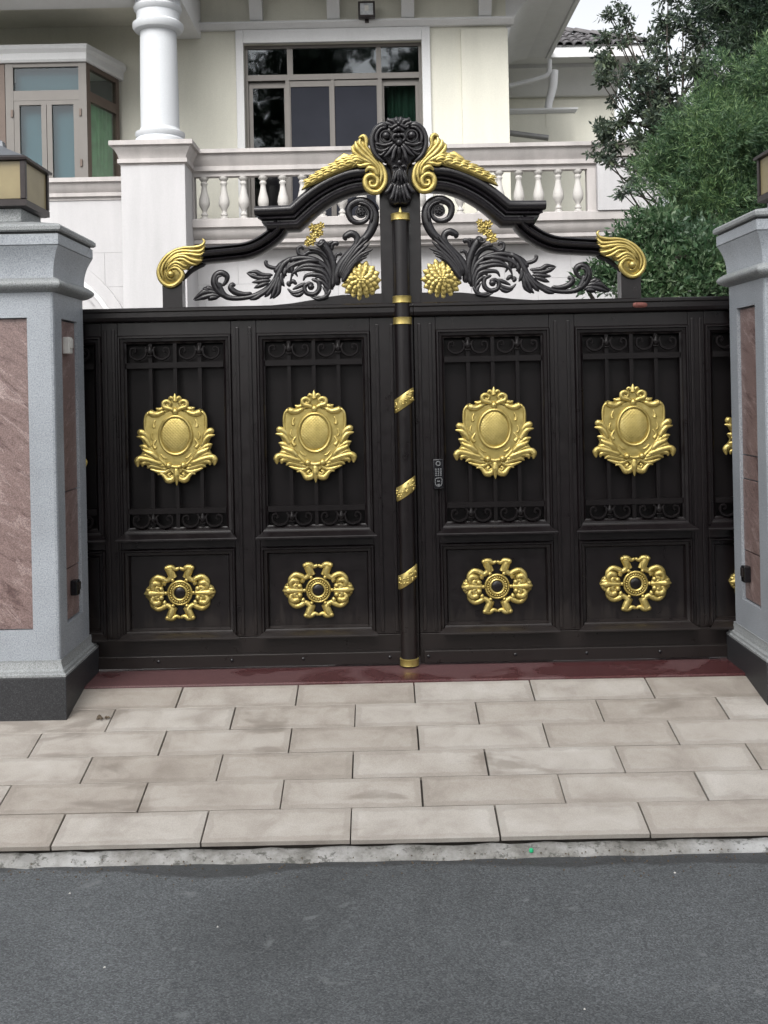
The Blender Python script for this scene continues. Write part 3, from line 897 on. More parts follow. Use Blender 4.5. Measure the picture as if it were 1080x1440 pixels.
mbb = MB().box(-.0095, .0095, .008, .026, .728, 1.703); ME_BAR = mbb.mesh('grille_bar'); ME_BAR.materials.append(M['sheet'])
mbr = MB().box(-.2525, .2525, .003, .028, -.0145, .0145); ME_BR = mbr.mesh('grille_rail'); ME_BR.materials.append(M['sheet'])

def gate_leaf(s, label):
    """s = -1 leaf left of the post, +1 right; local x grows outward"""
    root = thing('gate_leaf', label, 'gate', (X0 + s * 1.1, 0.03, 0.012), 'leaves of the ornate double gate')
    X = lambda x: X0 + s * x
    def bx(mb, xa, xb, *r):
        a, b = sorted((X(xa), X(xb))); mb.box(a, b, *r); return mb
    xi = .058 if s > 0 else -.054
    xo = 2.20
    sh = MB(); bx(sh, .10, xo, .060, .068, .03, 1.815); sh.build('back_sheet', M['sheet'], root)
    cs = (.467, 1.190, 1.866)
    edges = [xi] + sum([[c - OW, c + OW] for c in cs], []) + [xo]
    for a, b in zip(edges[0::2], edges[1::2]):
        b_ = min(b, xo)
        bx(MB(), a, b_, -.002, .055, .168, 1.815).build('stile', M['gate'], root, bevel=.003)
        if b_ - a > .06:
            n = 2 if b_ - a < .14 else 3
            for q in range(n):
                xx = a + (b_ - a) * (q + .5) / n
                xw = .009
                bx(MB(), xx - xw, xx + xw, -.010, -.0025, .180, 1.780).build('bead_strip', M['gate'], root, bevel=.004)
    for c in cs:
        bx(MB(), c - OW + .001, c + OW - .001, -.001, .055, 1.7455, 1.8145).build('top_rail', M['gate'], root, bevel=.002)
        bx(MB(), c - OW + .001, c + OW - .001, -.001, .055, .6325, .699).build('lock_rail', M['gate'], root, bevel=.002)
        inst('panel_moulding', ME_UFR, root, (X(c), 0, 0))
        inst('panel_moulding', ME_LFR, root, (X(c), 0, 0))
        inst('panel_sill', ME_SILL_U, root, (X(c), 0, 0))
        inst('panel_sill', ME_SILL_L, root, (X(c), 0, 0))
        inst('lower_panel', ME_LP, root, (X(c), 0, 0))
        for q in (-.1286, 0, .1286): inst('grille_bar', ME_BAR, root, (X(c + q), 0, 0))
        for z in (1.5895, .829): inst('grille_rail', ME_BR, root, (X(c), 0, z))
        for z in (1.655, .779):
            for q in (-.1286, .1286): inst('grille_scroll', ME_SCR, root, (X(c + q), .006, z))
        ct = inst('cartouche', ME_CART, root, (X(c), .004, 1.205))
        inst('medallion', ME_MED, ct, (X(c), .004, 1.205))
        rs = inst('oval_ornament', ME_ROS, root, (X(c), .029, .400))
        inst('boss', ME_BOSS, rs, (X(c), .029, .400))
    # rails over the full leaf
    bx(MB(), xi, xo, -.001, .055, .012, .166).build('bottom_rail', M['gate'], root, bevel=.003)
    br = bx(MB(), xi + .02, xo, -.024, -.002, .016, .080).build('kick_rail', M['gate'], root, bevel=.004)
    for xx in (.10, .55, .92, 1.30):
        MB(40).lathe([(.008, -.0242), (.008, -.030), (.004, -.033)], X(xx), .052, 10, 'y').build('bolt', M['black_plastic'], br)
    prof = [(.09, 1.816), (-.030, 1.816), (-.040, 1.822), (-.048, 1.838), (-.048, 1.862), (-.056, 1.868), (-.056, 1.880), (-.048, 1.886), (.09, 1.886)]
    a, b = sorted((X(xi), X(xo)))
    MB(25).profile_x(prof, a, b).build('cap_rail', M['gate'], root)
    # --- crest work above the cap rail
    sx = s
    def build(mb, name, mat):
        # strands were traced on the left leaf (negative x): mirror for the right leaf
        mb.v = [((-x if s > 0 else x) + X0, y, z) for x, y, z in mb.v]
        return mb.build(name, mat, root)
    # end block
    mb = MB(); e0 = SLF(0, 0)
    pa = A1F(86, 690); pb = A1F(166, 752)
    mb.box(pa[0], pb[0], -.035, .055, 1.887, pa[1] + .05)
    build(mb, 'end_block', M['gate'])
    # solid rising web beside the post
    web = [(A1F(520, 748)[0], 1.8885), (A1F(600, 748)[0], 1.897), (A1F(680, 748)[0], 1.912), (A1F(740, 702)[0], 1.926), (A1F(800, 690)[0], 1.935)]
    web = web + [(-.10, web[-1][1] + .004), (-.10, 1.887), (web[0][0], 1.8865)]
    mb = MB(); mb.prism(web, -.02, .035); build(mb, 'rail_web', M['gate'])
    # upper arch moulding
    k1 = A1F.k
    path = catmull(mapf(A1F, [(590, 370), (640, 325), (695, 285), (760, 250), (830, 226), (905, 217)]), 5)
    path = [A1F(452, 375)] + [A1F(520, 373)] + path
    prof = [(0, .03), (0, -.040), (3, -.052), (12, -.063), (22, -.064), (32, -.056), (36, -.044), (41, -.034), (46, -.050), (51, -.056), (55, -.046), (58, -.026), (63, -.026),
            (67, -.050), (78, -.062), (90, -.054), (99, -.032), (103, -.01), (103, .03)]
    prof = [(t * k1, y) for t, y in prof]
    mb = MB(62); mb.sweep(path, prof, cut=[(q * k1) for q in (0, 0, 0, 0, 0, 0, 0, 13, 13, 13, 26, 26, 26, 48, 48, 48, 48, 48, 48)][:len(prof)]); build(mb, 'arch_moulding', M['cast'])
    # lower swan neck moulding
    k2 = SLF.k
    path = catmull(mapf(SLF, [(150, 330), (215, 318), (400, 300), (560, 280), (660, 245), (750, 190), (820, 130), (860, 60)]), 9)
    prof = [(0, .03), (0, -.020), (6, -.038), (18, -.042), (28, -.034), (36, -.014), (44, -.014), (50, -.042), (70, -.060), (92, -.052), (104, -.024), (112, -.012), (118, -.036), (132, -.048), (148, -.038), (160, -.015), (160, .03)]
    prof = [(t * k2, y) for t, y in prof]
    mb = MB(62); mb.sweep(path, prof); build(mb, 'swan_neck_moulding', M['cast'])
    tail = catmull(mapf(SLF, [(-30, 640), (10, 600), (60, 550), (120, 512), (200, 480)]), 4)
    mb = MB(40); mb.strand(tail, [18 * k2, 22 * k2, 26 * k2, 20 * k2], -.006, 1.0, 8, 1); build(mb, 'moulding_tail', M['cast'])
    # gold end scroll
    k = GEF.k; mb = MB(50)
    plate = [(830, 230), (790, 305), (620, 325), (460, 345), (300, 425), (205, 530), (155, 660), (165, 780), (230, 880), (340, 915), (450, 885), (530, 790), (548, 700), (520, 640), (600, 650), (640, 590), (740, 580), (815, 525), (850, 400), (865, 300)]
    mb.prism(mapf(GEF, plate), -.045, -.005, .006)
    def S(pts, r, y): mb.strand(mapf(GEF, pts), [q * k for q in r], y, .95, 8, 5)
    S([(825, 190), (860, 230), (820, 290), (700, 318), (560, 325), (430, 360), (300, 440), (205, 560), (165, 690), (200, 810), (290, 890), (390, 895), (480, 830), (530, 740), (490, 660), (420, 625), (340, 650), (295, 720), (325, 790), (390, 800)],
      [10, 20, 24, 24, 22, 24, 26, 28, 30, 32, 34, 34, 34, 36, 34, 30, 26, 24, 20, 14], -.050)
    S([(862, 320), (800, 375), (680, 380), (540, 372), (420, 400), (320, 480), (240, 590), (215, 700), (250, 800)], [8, 26, 26, 24, 24, 24, 24, 22, 10], -.052)
    S([(858, 400), (780, 440), (660, 425), (540, 420), (420, 450), (320, 540), (260, 650)], [10, 28, 28, 26, 24, 24, 10], -.054)
    S([(835, 515), (750, 520), (660, 500), (560, 455), (450, 462), (360, 520), (295, 620)], [8, 28, 30, 26, 22, 20, 10], -.056)
    S([(750, 575), (690, 575), (620, 545), (540, 500), (440, 505), (360, 570)], [8, 24, 28, 24, 18, 10], -.054)
    S([(605, 600), (560, 600), (500, 565), (420, 550), (340, 600), (290, 690)], [6, 26, 30, 28, 22, 10], -.058)
    S([(590, 660), (530, 640), (470, 600), (400, 590), (330, 640)], [6, 22, 24, 22, 10], -.056)
    x, z = GEF(360, 725); mb.ball(x, -.062, z, 52 * k)
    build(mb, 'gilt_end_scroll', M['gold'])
    # gold upper scroll and leaf train
    k = GTF.k; mb = MB(50)
    plate = [(655, 110), (620, 150), (575, 190), (600, 290), (610, 360), (700, 400), (690, 480), (700, 580), (750, 640), (820, 640), (880, 580), (895, 500), (880, 420), (850, 360), (790, 280), (715, 190), (700, 120)]
    mb.prism(mapf(GTF, plate), -.058, -.010, .006)
    def S(pts, r, y): mb.strand(mapf(GTF, pts), [q * k for q in r], y, .9, 8, 5)
    S([(640, 125), (685, 105), (712, 145), (715, 210), (780, 290), (850, 370), (888, 460), (885, 550), (830, 625), (755, 625), (705, 570), (705, 500), (760, 470), (815, 510), (805, 570), (755, 575), (745, 535), (775, 530)],
      [12, 20, 22, 18, 18, 20, 22, 24, 26, 28, 28, 26, 24, 22, 20, 18, 14, 10], -.066)
    S([(655, 130), (650, 180), (700, 245), (770, 315), (835, 390), (855, 470), (840, 555)], [10, 22, 24, 22, 20, 18, 8], -.068)
    S([(610, 155), (625, 215), (680, 280), (760, 340), (815, 400), (830, 480)], [10, 24, 26, 22, 18, 8], -.070)
    S([(575, 200), (600, 260), (660, 315), (740, 350), (800, 400)], [10, 24, 26, 22, 10], -.068)
    S([(600, 350), (650, 385), (710, 375), (770, 370), (815, 420)], [8, 20, 22, 18, 8], -.068)
    S([(610, 330), (670, 340), (740, 360)], [8, 20, 12], -.066)
    S([(700, 440), (735, 405), (785, 420), (805, 470), (790, 500)], [8, 24, 26, 20, 8], -.068)
    # leaf train laid over the arch
    mb.prism(mapf(GTF, [(100, 605), (150, 520), (215, 455), (300, 400), (390, 370), (420, 320), (500, 260), (560, 280), (620, 300), (640, 385), (520, 425), (400, 475), (250, 545)]), -.060, -.030, .004)
    S([(110, 600), (200, 535), (300, 480), (420, 425), (540, 375), (630, 350)], [8, 22, 28, 30, 30, 22], -.064)
    base_l = [(640, 345), (575, 362), (505, 388), (435, 415), (365, 445), (300, 477), (240, 508), (180, 545)]
    for q, (a, b) in enumerate(base_l):
        g = 1.0 - .065 * q
        for (c1, c2, c3, w, yy) in (((50, -25), (-30, -62), (-110, -52), 20, -.066), ((45, -10), (-35, -40), (-125, -15), 22, -.071), ((40, 5), (-35, -12), (-105, 28), 20, -.075), ((30, 15), (-15, 12), (-60, 48), 15, -.072)):
            S([(a + c1[0] * g, b + c1[1] * g), (a + (c1[0] + c2[0]) / 2 * g, b + (c1[1] + c2[1]) / 2 * g - 6), (a + c2[0] * g, b + c2[1] * g), (a + c3[0] * g, b + c3[1] * g)], [w * .5 * g, w * g, w * g, 4], yy)
    build(mb, 'gilt_leaf_scroll', M['gold'])
    # black spiral stem with acanthus calyx
    k = SRF.k; mb = MB(50)
    def S(pts, r, y=-.006, ky=.8): mb.strand(mapf(SRF, pts), [q * k for q in r], y, ky, 8, 5)
    S([(505, 890), (500, 790), (540, 690), (620, 590), (700, 500), (790, 420), (845, 310), (850, 200), (800, 115), (710, 90), (630, 130), (610, 200), (640, 270), (710, 295), (775, 270), (800, 210), (770, 145), (715, 140)],
      [30, 40, 44, 40, 38, 42, 46, 46, 44, 40, 36, 32, 28, 24, 22, 18, 14, 8], -.012)
    S([(820, 300), (830, 200), (785, 135), (710, 110)], [14, 16, 16, 10], -.034)
    x, z = SRF(728, 195); mb.ball(x, -.010, z, 58 * k, .35, 16, 6); mb.ring(x, -.016, z, 50 * k, 50 * k, 8 * k, 20, 6)
    for q in range(7):
        a = 2 * math.pi * q / 7
        mb.ball(x + 30 * k * math.cos(a), -.022, z + 30 * k * math.sin(a), 11 * k, .8, 6, 4)
    mb.ball(x, -.024, z, 13 * k, .8, 6, 4)
    fans = [((520, 800), (570, 690), (660, 560), (750, 440)), ((530, 810), (590, 690), (690, 560), (790, 460)), ((540, 820), (610, 700), (710, 590), (810, 490)),
            ((545, 830), (620, 720), (720, 610), (840, 550)), ((550, 840), (620, 740), (700, 640), (805, 590)), ((555, 850), (610, 760), (680, 670), (785, 622)), ((550, 860), (600, 780), (660, 690), (745, 650))]
    for q in fans: S(list(q), [20, 26, 24, 8], -.032)
    S([(560, 700), (640, 580), (690, 480), (680, 420), (630, 400), (580, 430), (585, 465)], [14, 24, 32, 34, 36, 32, 14], -.014)
    build(mb, 'spiral_scroll', M['cast'])
    # stalk that carries the small gold flower
    mb = MB(50)
    S([(455, 910), (470, 820), (470, 720), (440, 620), (390, 530), (330, 470)], [24, 26, 32, 36, 44, 46], -.014)
    S([(450, 900), (440, 780), (415, 690), (370, 610), (300, 570), (230, 575), (190, 600), (140, 590), (130, 540), (165, 525), (180, 555)], [18, 24, 26, 26, 24, 22, 20, 20, 18, 16, 10], -.010)
    S([(410, 640), (360, 580), (290, 550), (235, 545)], [10, 16, 16, 12], -.026)
    S([(450, 560), (460, 500), (500, 490), (490, 515)], [16, 22, 22, 12], -.014)
    S([(430, 520), (430, 490), (470, 478)], [14, 18, 14], -.018)
    S([(478, 700), (490, 610), (525, 590), (545, 605)], [10, 16, 18, 12], -.014)
    S([(300, 500), (340, 520), (385, 480)], [10, 14, 10], -.040)
    build(mb, 'flower_stalk', M['cast'])
    # curled acanthus (right half) and long leaf running left
    mb = MB(50)
    S([(455, 930), (440, 830), (390, 720), (290, 650), (170, 630), (60, 650), (-30, 700), (-90, 770)], [18, 24, 30, 30, 28, 30, 34, 30], -.010)
    S([(430, 960), (425, 850), (370, 760), (270, 700), (160, 680), (60, 700), (0, 740)], [16, 22, 26, 26, 26, 26, 12], -.022)
    cur = [((425, 880), (390, 780), (290, 740), (180, 735), (90, 770), (60, 850)), ((420, 900), (370, 810), (290, 790), (210, 800), (180, 850)), ((415, 930), (390, 840), (330, 810), (290, 830)),
           ((420, 960), (400, 900), (350, 850), (310, 850)), ((400, 1000), (400, 950), (360, 900)), ((330, 660), (230, 660), (110, 690), (20, 750), (0, 830)), ((380, 720), (280, 705), (180, 710), (110, 760), (130, 810)),
           ((440, 930), (400, 990), (330, 1020), (250, 1000)), ((420, 1000), (350, 1010), (280, 990))]
    for q in cur: S(list(q), [14, 24, 24, 18, 6] if len(q) > 4 else [14, 22, 18, 6], -.026)
    S([(260, 830), (325, 860), (330, 930), (280, 975), (210, 960), (195, 900), (240, 870), (280, 890)], [14, 22, 24, 24, 22, 20, 18, 12], -.022)
    x, z = SRF(255, 905); mb.ball(x, -.030, z, 34 * k)
    for q in (((215, 900), (150, 950), (80, 960), (30, 920)), ((210, 870), (140, 900), (80, 930)), ((120, 880), (80, 850), (60, 880)), ((190, 950), (130, 985), (60, 970)), ((60, 900), (40, 870), (80, 850))):
        S(list(q), [14, 22, 18, 8], -.020)
    def S2(pts, r, y=-.008, ky=.8): mb.strand(mapf(SLF, pts), [q * SLF.k for q in r], y, ky, 8, 5)
    S2([(1020, 430), (940, 490), (900, 570), (860, 650), (790, 720), (700, 770), (600, 800), (480, 810), (390, 790), (340, 730), (320, 660)], [26, 34, 38, 36, 34, 28, 22, 24, 28, 34, 30], -.014)
    S2([(900, 520), (840, 520), (785, 500), (770, 465), (790, 460)], [14, 20, 20, 18, 10], -.012)
    for q in (((840, 590), (740, 590), (680, 560), (600, 565)), ((820, 610), (730, 620), (650, 600), (590, 570)), ((820, 640), (730, 650), (640, 660)), ((800, 660), (720, 690), (660, 715)), ((760, 600), (700, 570), (695, 550)),
              ((860, 620), (800, 720), (720, 780), (640, 820)), ((880, 620), (840, 700), (790, 770), (760, 800)), ((900, 600), (870, 700), (840, 780), (810, 815)), ((910, 610), (900, 690), (890, 760), (840, 815)),
              ((920, 570), (920, 650), (950, 700)), ((960, 520), (950, 580), (970, 600)), ((1000, 470), (980, 540), (1010, 570)), ((1040, 460), (1020, 530), (1030, 600)), ((740, 760), (690, 800), (620, 826))):
        S2(list(q), [14, 24, 22, 6], -.024)
    S2([(640, 760), (560, 770), (480, 750), (440, 710), (455, 680), (485, 690)], [16, 24, 30, 30, 24, 12], -.014)
    # upright curl and end leaf
    S2([(400, 800), (320, 740), (285, 660), (300, 595), (350, 570), (400, 595), (400, 640), (370, 680), (330, 690)], [24, 34, 36, 34, 32, 28, 22, 16, 8], -.016)
    S2([(340, 720), (310, 660), (325, 610), (365, 600)], [10, 14, 14, 8], -.040)
    for q in (((330, 770), (250, 750), (170, 760), (85, 822)), ((340, 790), (270, 780), (180, 800), (95, 830)), ((320, 800), (260, 805), (225, 828)), ((290, 740), (230, 715), (195, 705)), ((260, 745), (200, 725), (195, 700)), ((300, 755), (200, 745), (130, 775))):
        S2(list(q), [18, 26, 26, 6], -.016)
    build(mb, 'acanthus_scroll', M['cast'])
    # gold peony and small gold flower
    k = SRF.k
    def petals(mb, cx, cz, rings, y):
        for (rr, n, pr, dy, ph) in rings:
            for q in range(n):
                a = 2 * math.pi * (q + ph) / n
                px, pz = cx + rr * math.cos(a), cz + rr * math.sin(a)
                d = (math.cos(a), math.sin(a)); t = (-d[1], d[0])
                rows = []
                for (u, w, h) in ((-1, .35, .25), (-.4, .70, .36), (.25, .92, .40), (.75, .70, .34), (1.05, .22, .18)):
                    rows.append([(px + d[0] * u * pr + t[0] * w * pr * c_, y - dy - h * pr + .34 * pr * (1 - c_ * c_) * (1 if abs(c_) < .3 or u < .9 else .4) - .2 * pr * abs(c_) , pz + d[1] * u * pr + t[1] * w * pr * c_) for c_ in (-.85, -.45, 0, .45, .85)])
                    
                i = len(mb.v); mb.grid(rows)
    mb = MB(60); cx, cz = SRF(730, 845)
    mb.lathe([(.092, -.008), (.085, -.016), (.05, -.028), (.01, -.036)], cx, cz, 24, 'y')
    for (r0_, r1_, n, w, y, ph) in ((.050, .107, 15, .0150, -.016, 0), (.034, .089, 13, .0140, -.028, .5), (.020, .069, 11, .0125, -.039, 0), (.008, .048, 8, .0115, -.049, .5), (.001, .026, 6, .0085, -.057, 0)):
        for q in range(n):
            a = 2 * math.pi * (q + ph + random.uniform(-.08, .08)) / n; e = r1_ * random.uniform(.95, 1.04)
            mb.strand([(cx + u * math.cos(a), cz + u * math.sin(a)) for u in (r0_, r0_ * .6 + e * .4, r0_ * .25 + e * .75, e)], [w * .6, w * 1.0, w * .95, w * .12], y, .45, 8, 4)
    mb.ball(cx, -.062, cz, .007)
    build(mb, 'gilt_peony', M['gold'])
    mb = MB(60)
    for (a, b, r_) in ((315, 370, .026), (248, 470, .024), (350, 325, .016), (272, 345, .019), (285, 420, .021), (220, 492, .014), (340, 395, .016)):
        cx, cz = SRF(a, b)
        mb.lathe([(r_ * .9, -.02), (r_ * .6, -.030), (r_ * .2, -.036)], cx, cz, 12, 'y')
        petals(mb, cx, cz, [(r_ * .75, 6, r_ * .5, .012, random.random()), (r_ * .35, 5, r_ * .4, .020, random.random())], -.012)
        mb.ball(cx, -.036, cz, r_ * .25)
    build(mb, 'gilt_flower', M['gold'])
    return root

leafL = gate_leaf(-1, 'left leaf of the dark ornate gate, with the centre post and crest')
leafR = gate_leaf(1, 'right leaf of the dark ornate gate, with the keypad lock')

# ---- centre post (belongs to the left leaf)
post = MB(40).lathe([(.043, .030), (.043, 2.345), (.038, 2.35)], X0, -.034, 28).build('centre_post', M['gate'], leafL)
for z in (2.329, 1.902, 1.792, .030):
    zz = z
    MB(40).lathe([(.046, zz - .019), (.050, zz - .016), (.048, zz - .008), (.049, zz), (.048, zz + .008), (.050, zz + .016), (.046, zz + .019)], X0, -.034, 28).build('gilt_ring', M['gold'], post)
MB(40).lathe([(.012, 2.348), (.008, 2.36), (.004, 2.372), (.001, 2.378)], X0, -.058, 10).build('gilt_tip', M['gold'], post)
for z in (1.381, .925, .470):
    mb = MB(50)
    rows = []
    n = 14
    for q in range(n + 1):
        a = math.pi * (q / n)              # wraps the front half
        x = -math.cos(a); y = -math.sin(a)
        tilt = .030 * (x)
        rr = .0462
        rows.append([(X0 + x * rr, -.034 + y * rr, z + tilt - .037), (X0 + x * (rr + .004), -.034 + y * (rr + .004), z + tilt - .033),
                     (X0 + x * (rr + .004), -.034 + y * (rr + .004), z + tilt + .033), (X0 + x * rr, -.034 + y * rr, z + tilt + .037)])
    mb.grid(rows)
    for q in range(26):
        a = R(random.uniform(20, 160)); x = -math.cos(a); y = -math.sin(a); t_ = random.uniform(-.026, .026)
        mb.ball(X0 + x * .0505, -.034 + y * .0505, z + .030 * x + t_, random.uniform(.004, .007), .7, 7, 4)
    mb.build('gilt_band', M['gold'], post)
MB().box(X0 - .05, X0 + .10, .0685, .075, .03, 1.88).build('gap_blocker', M['gate'], leafL)  # strip added behind the gap to block light between the leaves
MB().box(X0 - .106, X0 + .106, -.002, .05, 1.887, 2.61).build('post_plate', M['gate'], leafL, bevel=.003)

# ---- crest mask on top of the post
k = CRF.k
mb = MB(50)
cxm = CRF(500, 400)[0]
def CQ(x, y):  # symmetric about the post
    z = CRF(500, y)[1]
    return (x * k, z)
outl = []
for q in range(25):
    a = R(-62 + q * (124 / 24)); outl.append((318 * math.cos(a), 385 - 232 * math.sin(a)))
halfp = [(0, 1075), (60, 1090), (120, 1060), (150, 960), (170, 920), (120, 860), (90, 760), (110, 640), (150, 610)] + outl + [(140, 150), (130, 95), (60, 85), (0, 78)]
poly = [(X0 + x, z) for x, z in [CQ(a, b) for a, b in halfp]] + [(X0 - x, z) for x, z in [CQ(a, b) for a, b in reversed(halfp[1:-1])]]
mb.prism(poly, -.075, -.012, .012)
def S(pts, r, y=-.080, ky=.9):
    for s in (-1, 1):
        q = [(CQ(a, b)[0] * s + X0, CQ(a, b)[1]) for a, b in pts]
        mb.strand(q, [w * k for w in r], y, ky, 8, 5)
def B(x, y, r, d=-.085):
    for s in ((-1, 1) if x else (1,)):
        a, z = CQ(x, y); mb.ball(X0 + s * a, d, z, r * k)
S([(130, 185), (190, 175), (260, 215), (305, 300), (312, 390), (285, 490), (230, 560), (170, 600)], [30, 40, 34, 30, 30, 30, 28, 12], -.078)
S([(140, 200), (205, 215), (255, 280), (262, 350), (240, 420)], [16, 20, 20, 20, 8], -.084)
B(148, 300, 46, -.092)
for s in (-1, 1):
    a, z = CQ(148, 305); mb.ring(X0 + s * a, -.084, z, 66 * k, 66 * k, 12 * k, 20, 6)
S([(60, 380), (110, 400), (180, 410), (250, 390), (275, 400)], [20, 24, 18, 14, 6], -.090)
S([(40, 400), (90, 460), (120, 500), (175, 545)], [20, 26, 24, 12], -.092)
S([(25, 420), (60, 490), (75, 560), (90, 610)], [20, 24, 24, 10], -.094)
S([(80, 400), (150, 460), (220, 470), (265, 440)], [14, 18, 16, 8], -.086)
S([(110, 430), (180, 500), (215, 520), (240, 500)], [14, 18, 16, 8], -.084)
S([(10, 290), (55, 300), (70, 340), (40, 370)], [18, 22, 18, 14], -.094)
S([(0, 220), (40, 240), (70, 260)], [26, 24, 14], -.092)
S([(0, 175), (45, 190), (85, 210), (120, 190)], [22, 22, 18, 12], -.090)
S([(20, 200), (60, 140), (110, 120), (125, 90)], [20, 28, 24, 10], -.082)
S([(40, 220), (100, 170), (140, 155), (130, 130)], [16, 24, 22, 10], -.084)
S([(0, 170), (25, 120), (20, 80)], [26, 28, 8], -.084)
B(0, 385, 40, -.096); B(0, 165, 26, -.096); B(0, 225, 30, -.098); B(0, 300, 26, -.096)
for (a, b, c) in ((0, 610, 30), (0, 510, 26)): B(a, b, c, -.090)
S([(0, 430), (0, 500), (0, 590)], [24, 30, 14], -.092)
S([(0, 690), (30, 720), (55, 790), (70, 845)], [18, 22, 22, 10], -.084)
S([(0, 680), (12, 750), (20, 840)], [18, 22, 8], -.090)
S([(60, 700), (70, 760), (95, 830)], [14, 18, 8], -.080)
S([(20, 660), (60, 650), (80, 680)], [16, 18, 10], -.086)
S([(90, 850), (115, 900), (150, 945), (170, 935)], [20, 26, 26, 14], -.084)
S([(50, 860), (70, 940), (100, 1020), (120, 1010)], [20, 26, 26, 14], -.086)
S([(20, 870), (35, 960), (60, 1065)], [18, 26, 10], -.086)
S([(0, 880), (0, 980), (0, 1090)], [20, 28, 8], -.088)
mb.build('crest_mask', M['cast'], leafL)

# ---- keypad lock and plaque on the right leaf
kx, kz0 = P(616, 666, DG); kz1 = kz0
lock = MB(30)
lock.box(kx - .027, kx + .027, -.038, -.0105, kz0 - .078, kz0 + .078)
lk = lock.build('keypad_lock', M['black_plastic'], leafR, bevel=.005)
MB(50).ring(kx, -.040, kz0 + .055, .0105, .0105, .0032, 20, 6).build('lock_ring', M['grey_plastic'], lk)
for r_ in range(4):
    for c_ in range(3):
        MB(40).lathe([(.0042, -.0382), (.0042, -.0392), (.001, -.0394)], kx + (c_ - 1) * .0125, kz0 + .026 - r_ * .0105, 8, 'y').build('key', M['grey_plastic'], lk)
MB(50).strand([(kx - .016, kz0 - .022), (kx - .017, kz0 - .045), (kx - .012, kz0 - .058), (kx, kz0 - .063), (kx + .012, kz0 - .058), (kx + .017, kz0 - .045), (kx + .016, kz0 - .022), (kx, kz0 - .020), (kx - .016, kz0 - .022)], [.0022] * 4, -.039, 1).build('lock_handle', M['grey_plastic'], lk)
MB(50).box(kx - .007, kx + .007, -.0405, -.0383, kz0 - .040, kz0 - .033).build('lock_slot', M['grey_plastic'], lk)
MB(50).box(kx - .006, kx + .006, -.0405, -.0383, kz0 - .060, kz0 - .050).build('lock_slot', M['grey_plastic'], lk)
px_, pz_ = P(900, 429, DG - .05)
rows = []
for (sc_, y) in ((1, -.0482), (1, -.0515), (.85, -.053), (.02, -.0535)):
    rows.append([(px_ + sc_ * .038 * math.copysign(abs(math.cos(2 * math.pi * q / 24)) ** .6, math.cos(2 * math.pi * q / 24)), y, pz_ + sc_ * .014 * math.copysign(abs(math.sin(2 * math.pi * q / 24)) ** .8, math.sin(2 * math.pi * q / 24))) for q in range(24)])
MB(40).grid(rows, True).build('maker_plaque', M['plaque'], leafR)

# garden walls that carry on from the pillars (outside the picture)
for (a, b, lab) in ((-7.5, -2.20, 'plain grey garden wall running on left of the left pillar'), (2.48, 7.5, 'plain grey garden wall running on right of the right pillar')):
    w = thing('garden_wall', lab, 'wall', ((a + b) / 2, -.2, -.1))
    MB().box(a, b, -.32, -.08, -.32, 1.75).build('wall_body', M['granite'], w)
    MB().box(a, b, -.36, -.04, 1.752, 1.83).build('coping', M['capdark'], w, bevel=.008)

# ================================================================== HOUSE
DW, DB, DLW = 16.0, 14.6, 14.9
YW, YB, YL = DW - DG, DB - DG, DLW - DG
house = thing('villa', 'cream and white villa with balcony, round column and bay window behind the gate', 'house', (0, YW, 0))
def hx(px, D, py=200): return P(px, py, D)[0]
def hz(py, D, px=540): return P(px, py, D)[1]

XR = hx(714, DW, 165)
wx0, wx1 = hx(344, DW, 130), hx(594, DW, 130)
wz1 = hz(60, DW, 470); FLOOR = 3.78
ZF = 7.45
wall = MB()
wall.box(-8, wx0, YW, YW + .3, FLOOR - .3, ZF); wall.box(wx1, XR, YW, YW + .3, FLOOR - .3, ZF); wall.box(wx0, wx1, YW, YW + .3, wz1, ZF)
wall = wall.build('wall', M['cream'], house)
# side wall to the right and back
MB().box(XR - .3, XR - .002, YW + .301, YW + 9, FLOOR - .3, ZF).build('wall', M['cream'], house)
pil0 = hx(650, DW, 165)
MB().box(pil0, XR + .02, YW - .05, YW - .002, FLOOR, hz(42, DW, 660)).build('corner_pilaster', M['cream'], house, bevel=.006)
# room behind the window
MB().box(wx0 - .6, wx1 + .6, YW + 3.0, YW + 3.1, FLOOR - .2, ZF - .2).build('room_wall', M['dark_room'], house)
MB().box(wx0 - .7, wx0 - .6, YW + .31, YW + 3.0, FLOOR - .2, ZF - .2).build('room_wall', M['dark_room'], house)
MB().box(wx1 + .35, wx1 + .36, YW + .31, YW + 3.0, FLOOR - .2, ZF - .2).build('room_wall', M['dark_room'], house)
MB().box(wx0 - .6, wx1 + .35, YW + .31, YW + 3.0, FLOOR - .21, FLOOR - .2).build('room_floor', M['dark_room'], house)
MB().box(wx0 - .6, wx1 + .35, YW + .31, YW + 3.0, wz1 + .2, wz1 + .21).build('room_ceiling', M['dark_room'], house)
# cornice band and frieze brackets
zc0, zc1 = hz(41, DW, 470), hz(32, DW, 470)
MB(25).profile_x([(YW - .001, zc1), (YW - .14, zc1), (YW - .14, zc1 - .03), (YW - .10, zc0 + .02), (YW - .07, zc0), (YW - .001, zc0)], hx(262, DW, 40), hx(722, DW, 40)).build('cornice', M['trim'], house)
for px in (361, 469, 573, 681):
    x = hx(px, DW, 15)
    MB(25).profile_x([(YW - .001, ZF - .01), (YW - .34, ZF - .01), (YW - .34, ZF - .12), (YW - .22, ZF - .22), (YW - .10, zc1 + .03), (YW - .06, zc1 + .004), (YW - .001, zc1 + .004)], x - .095, x + .095).build('eave_bracket', M['trim'], house)
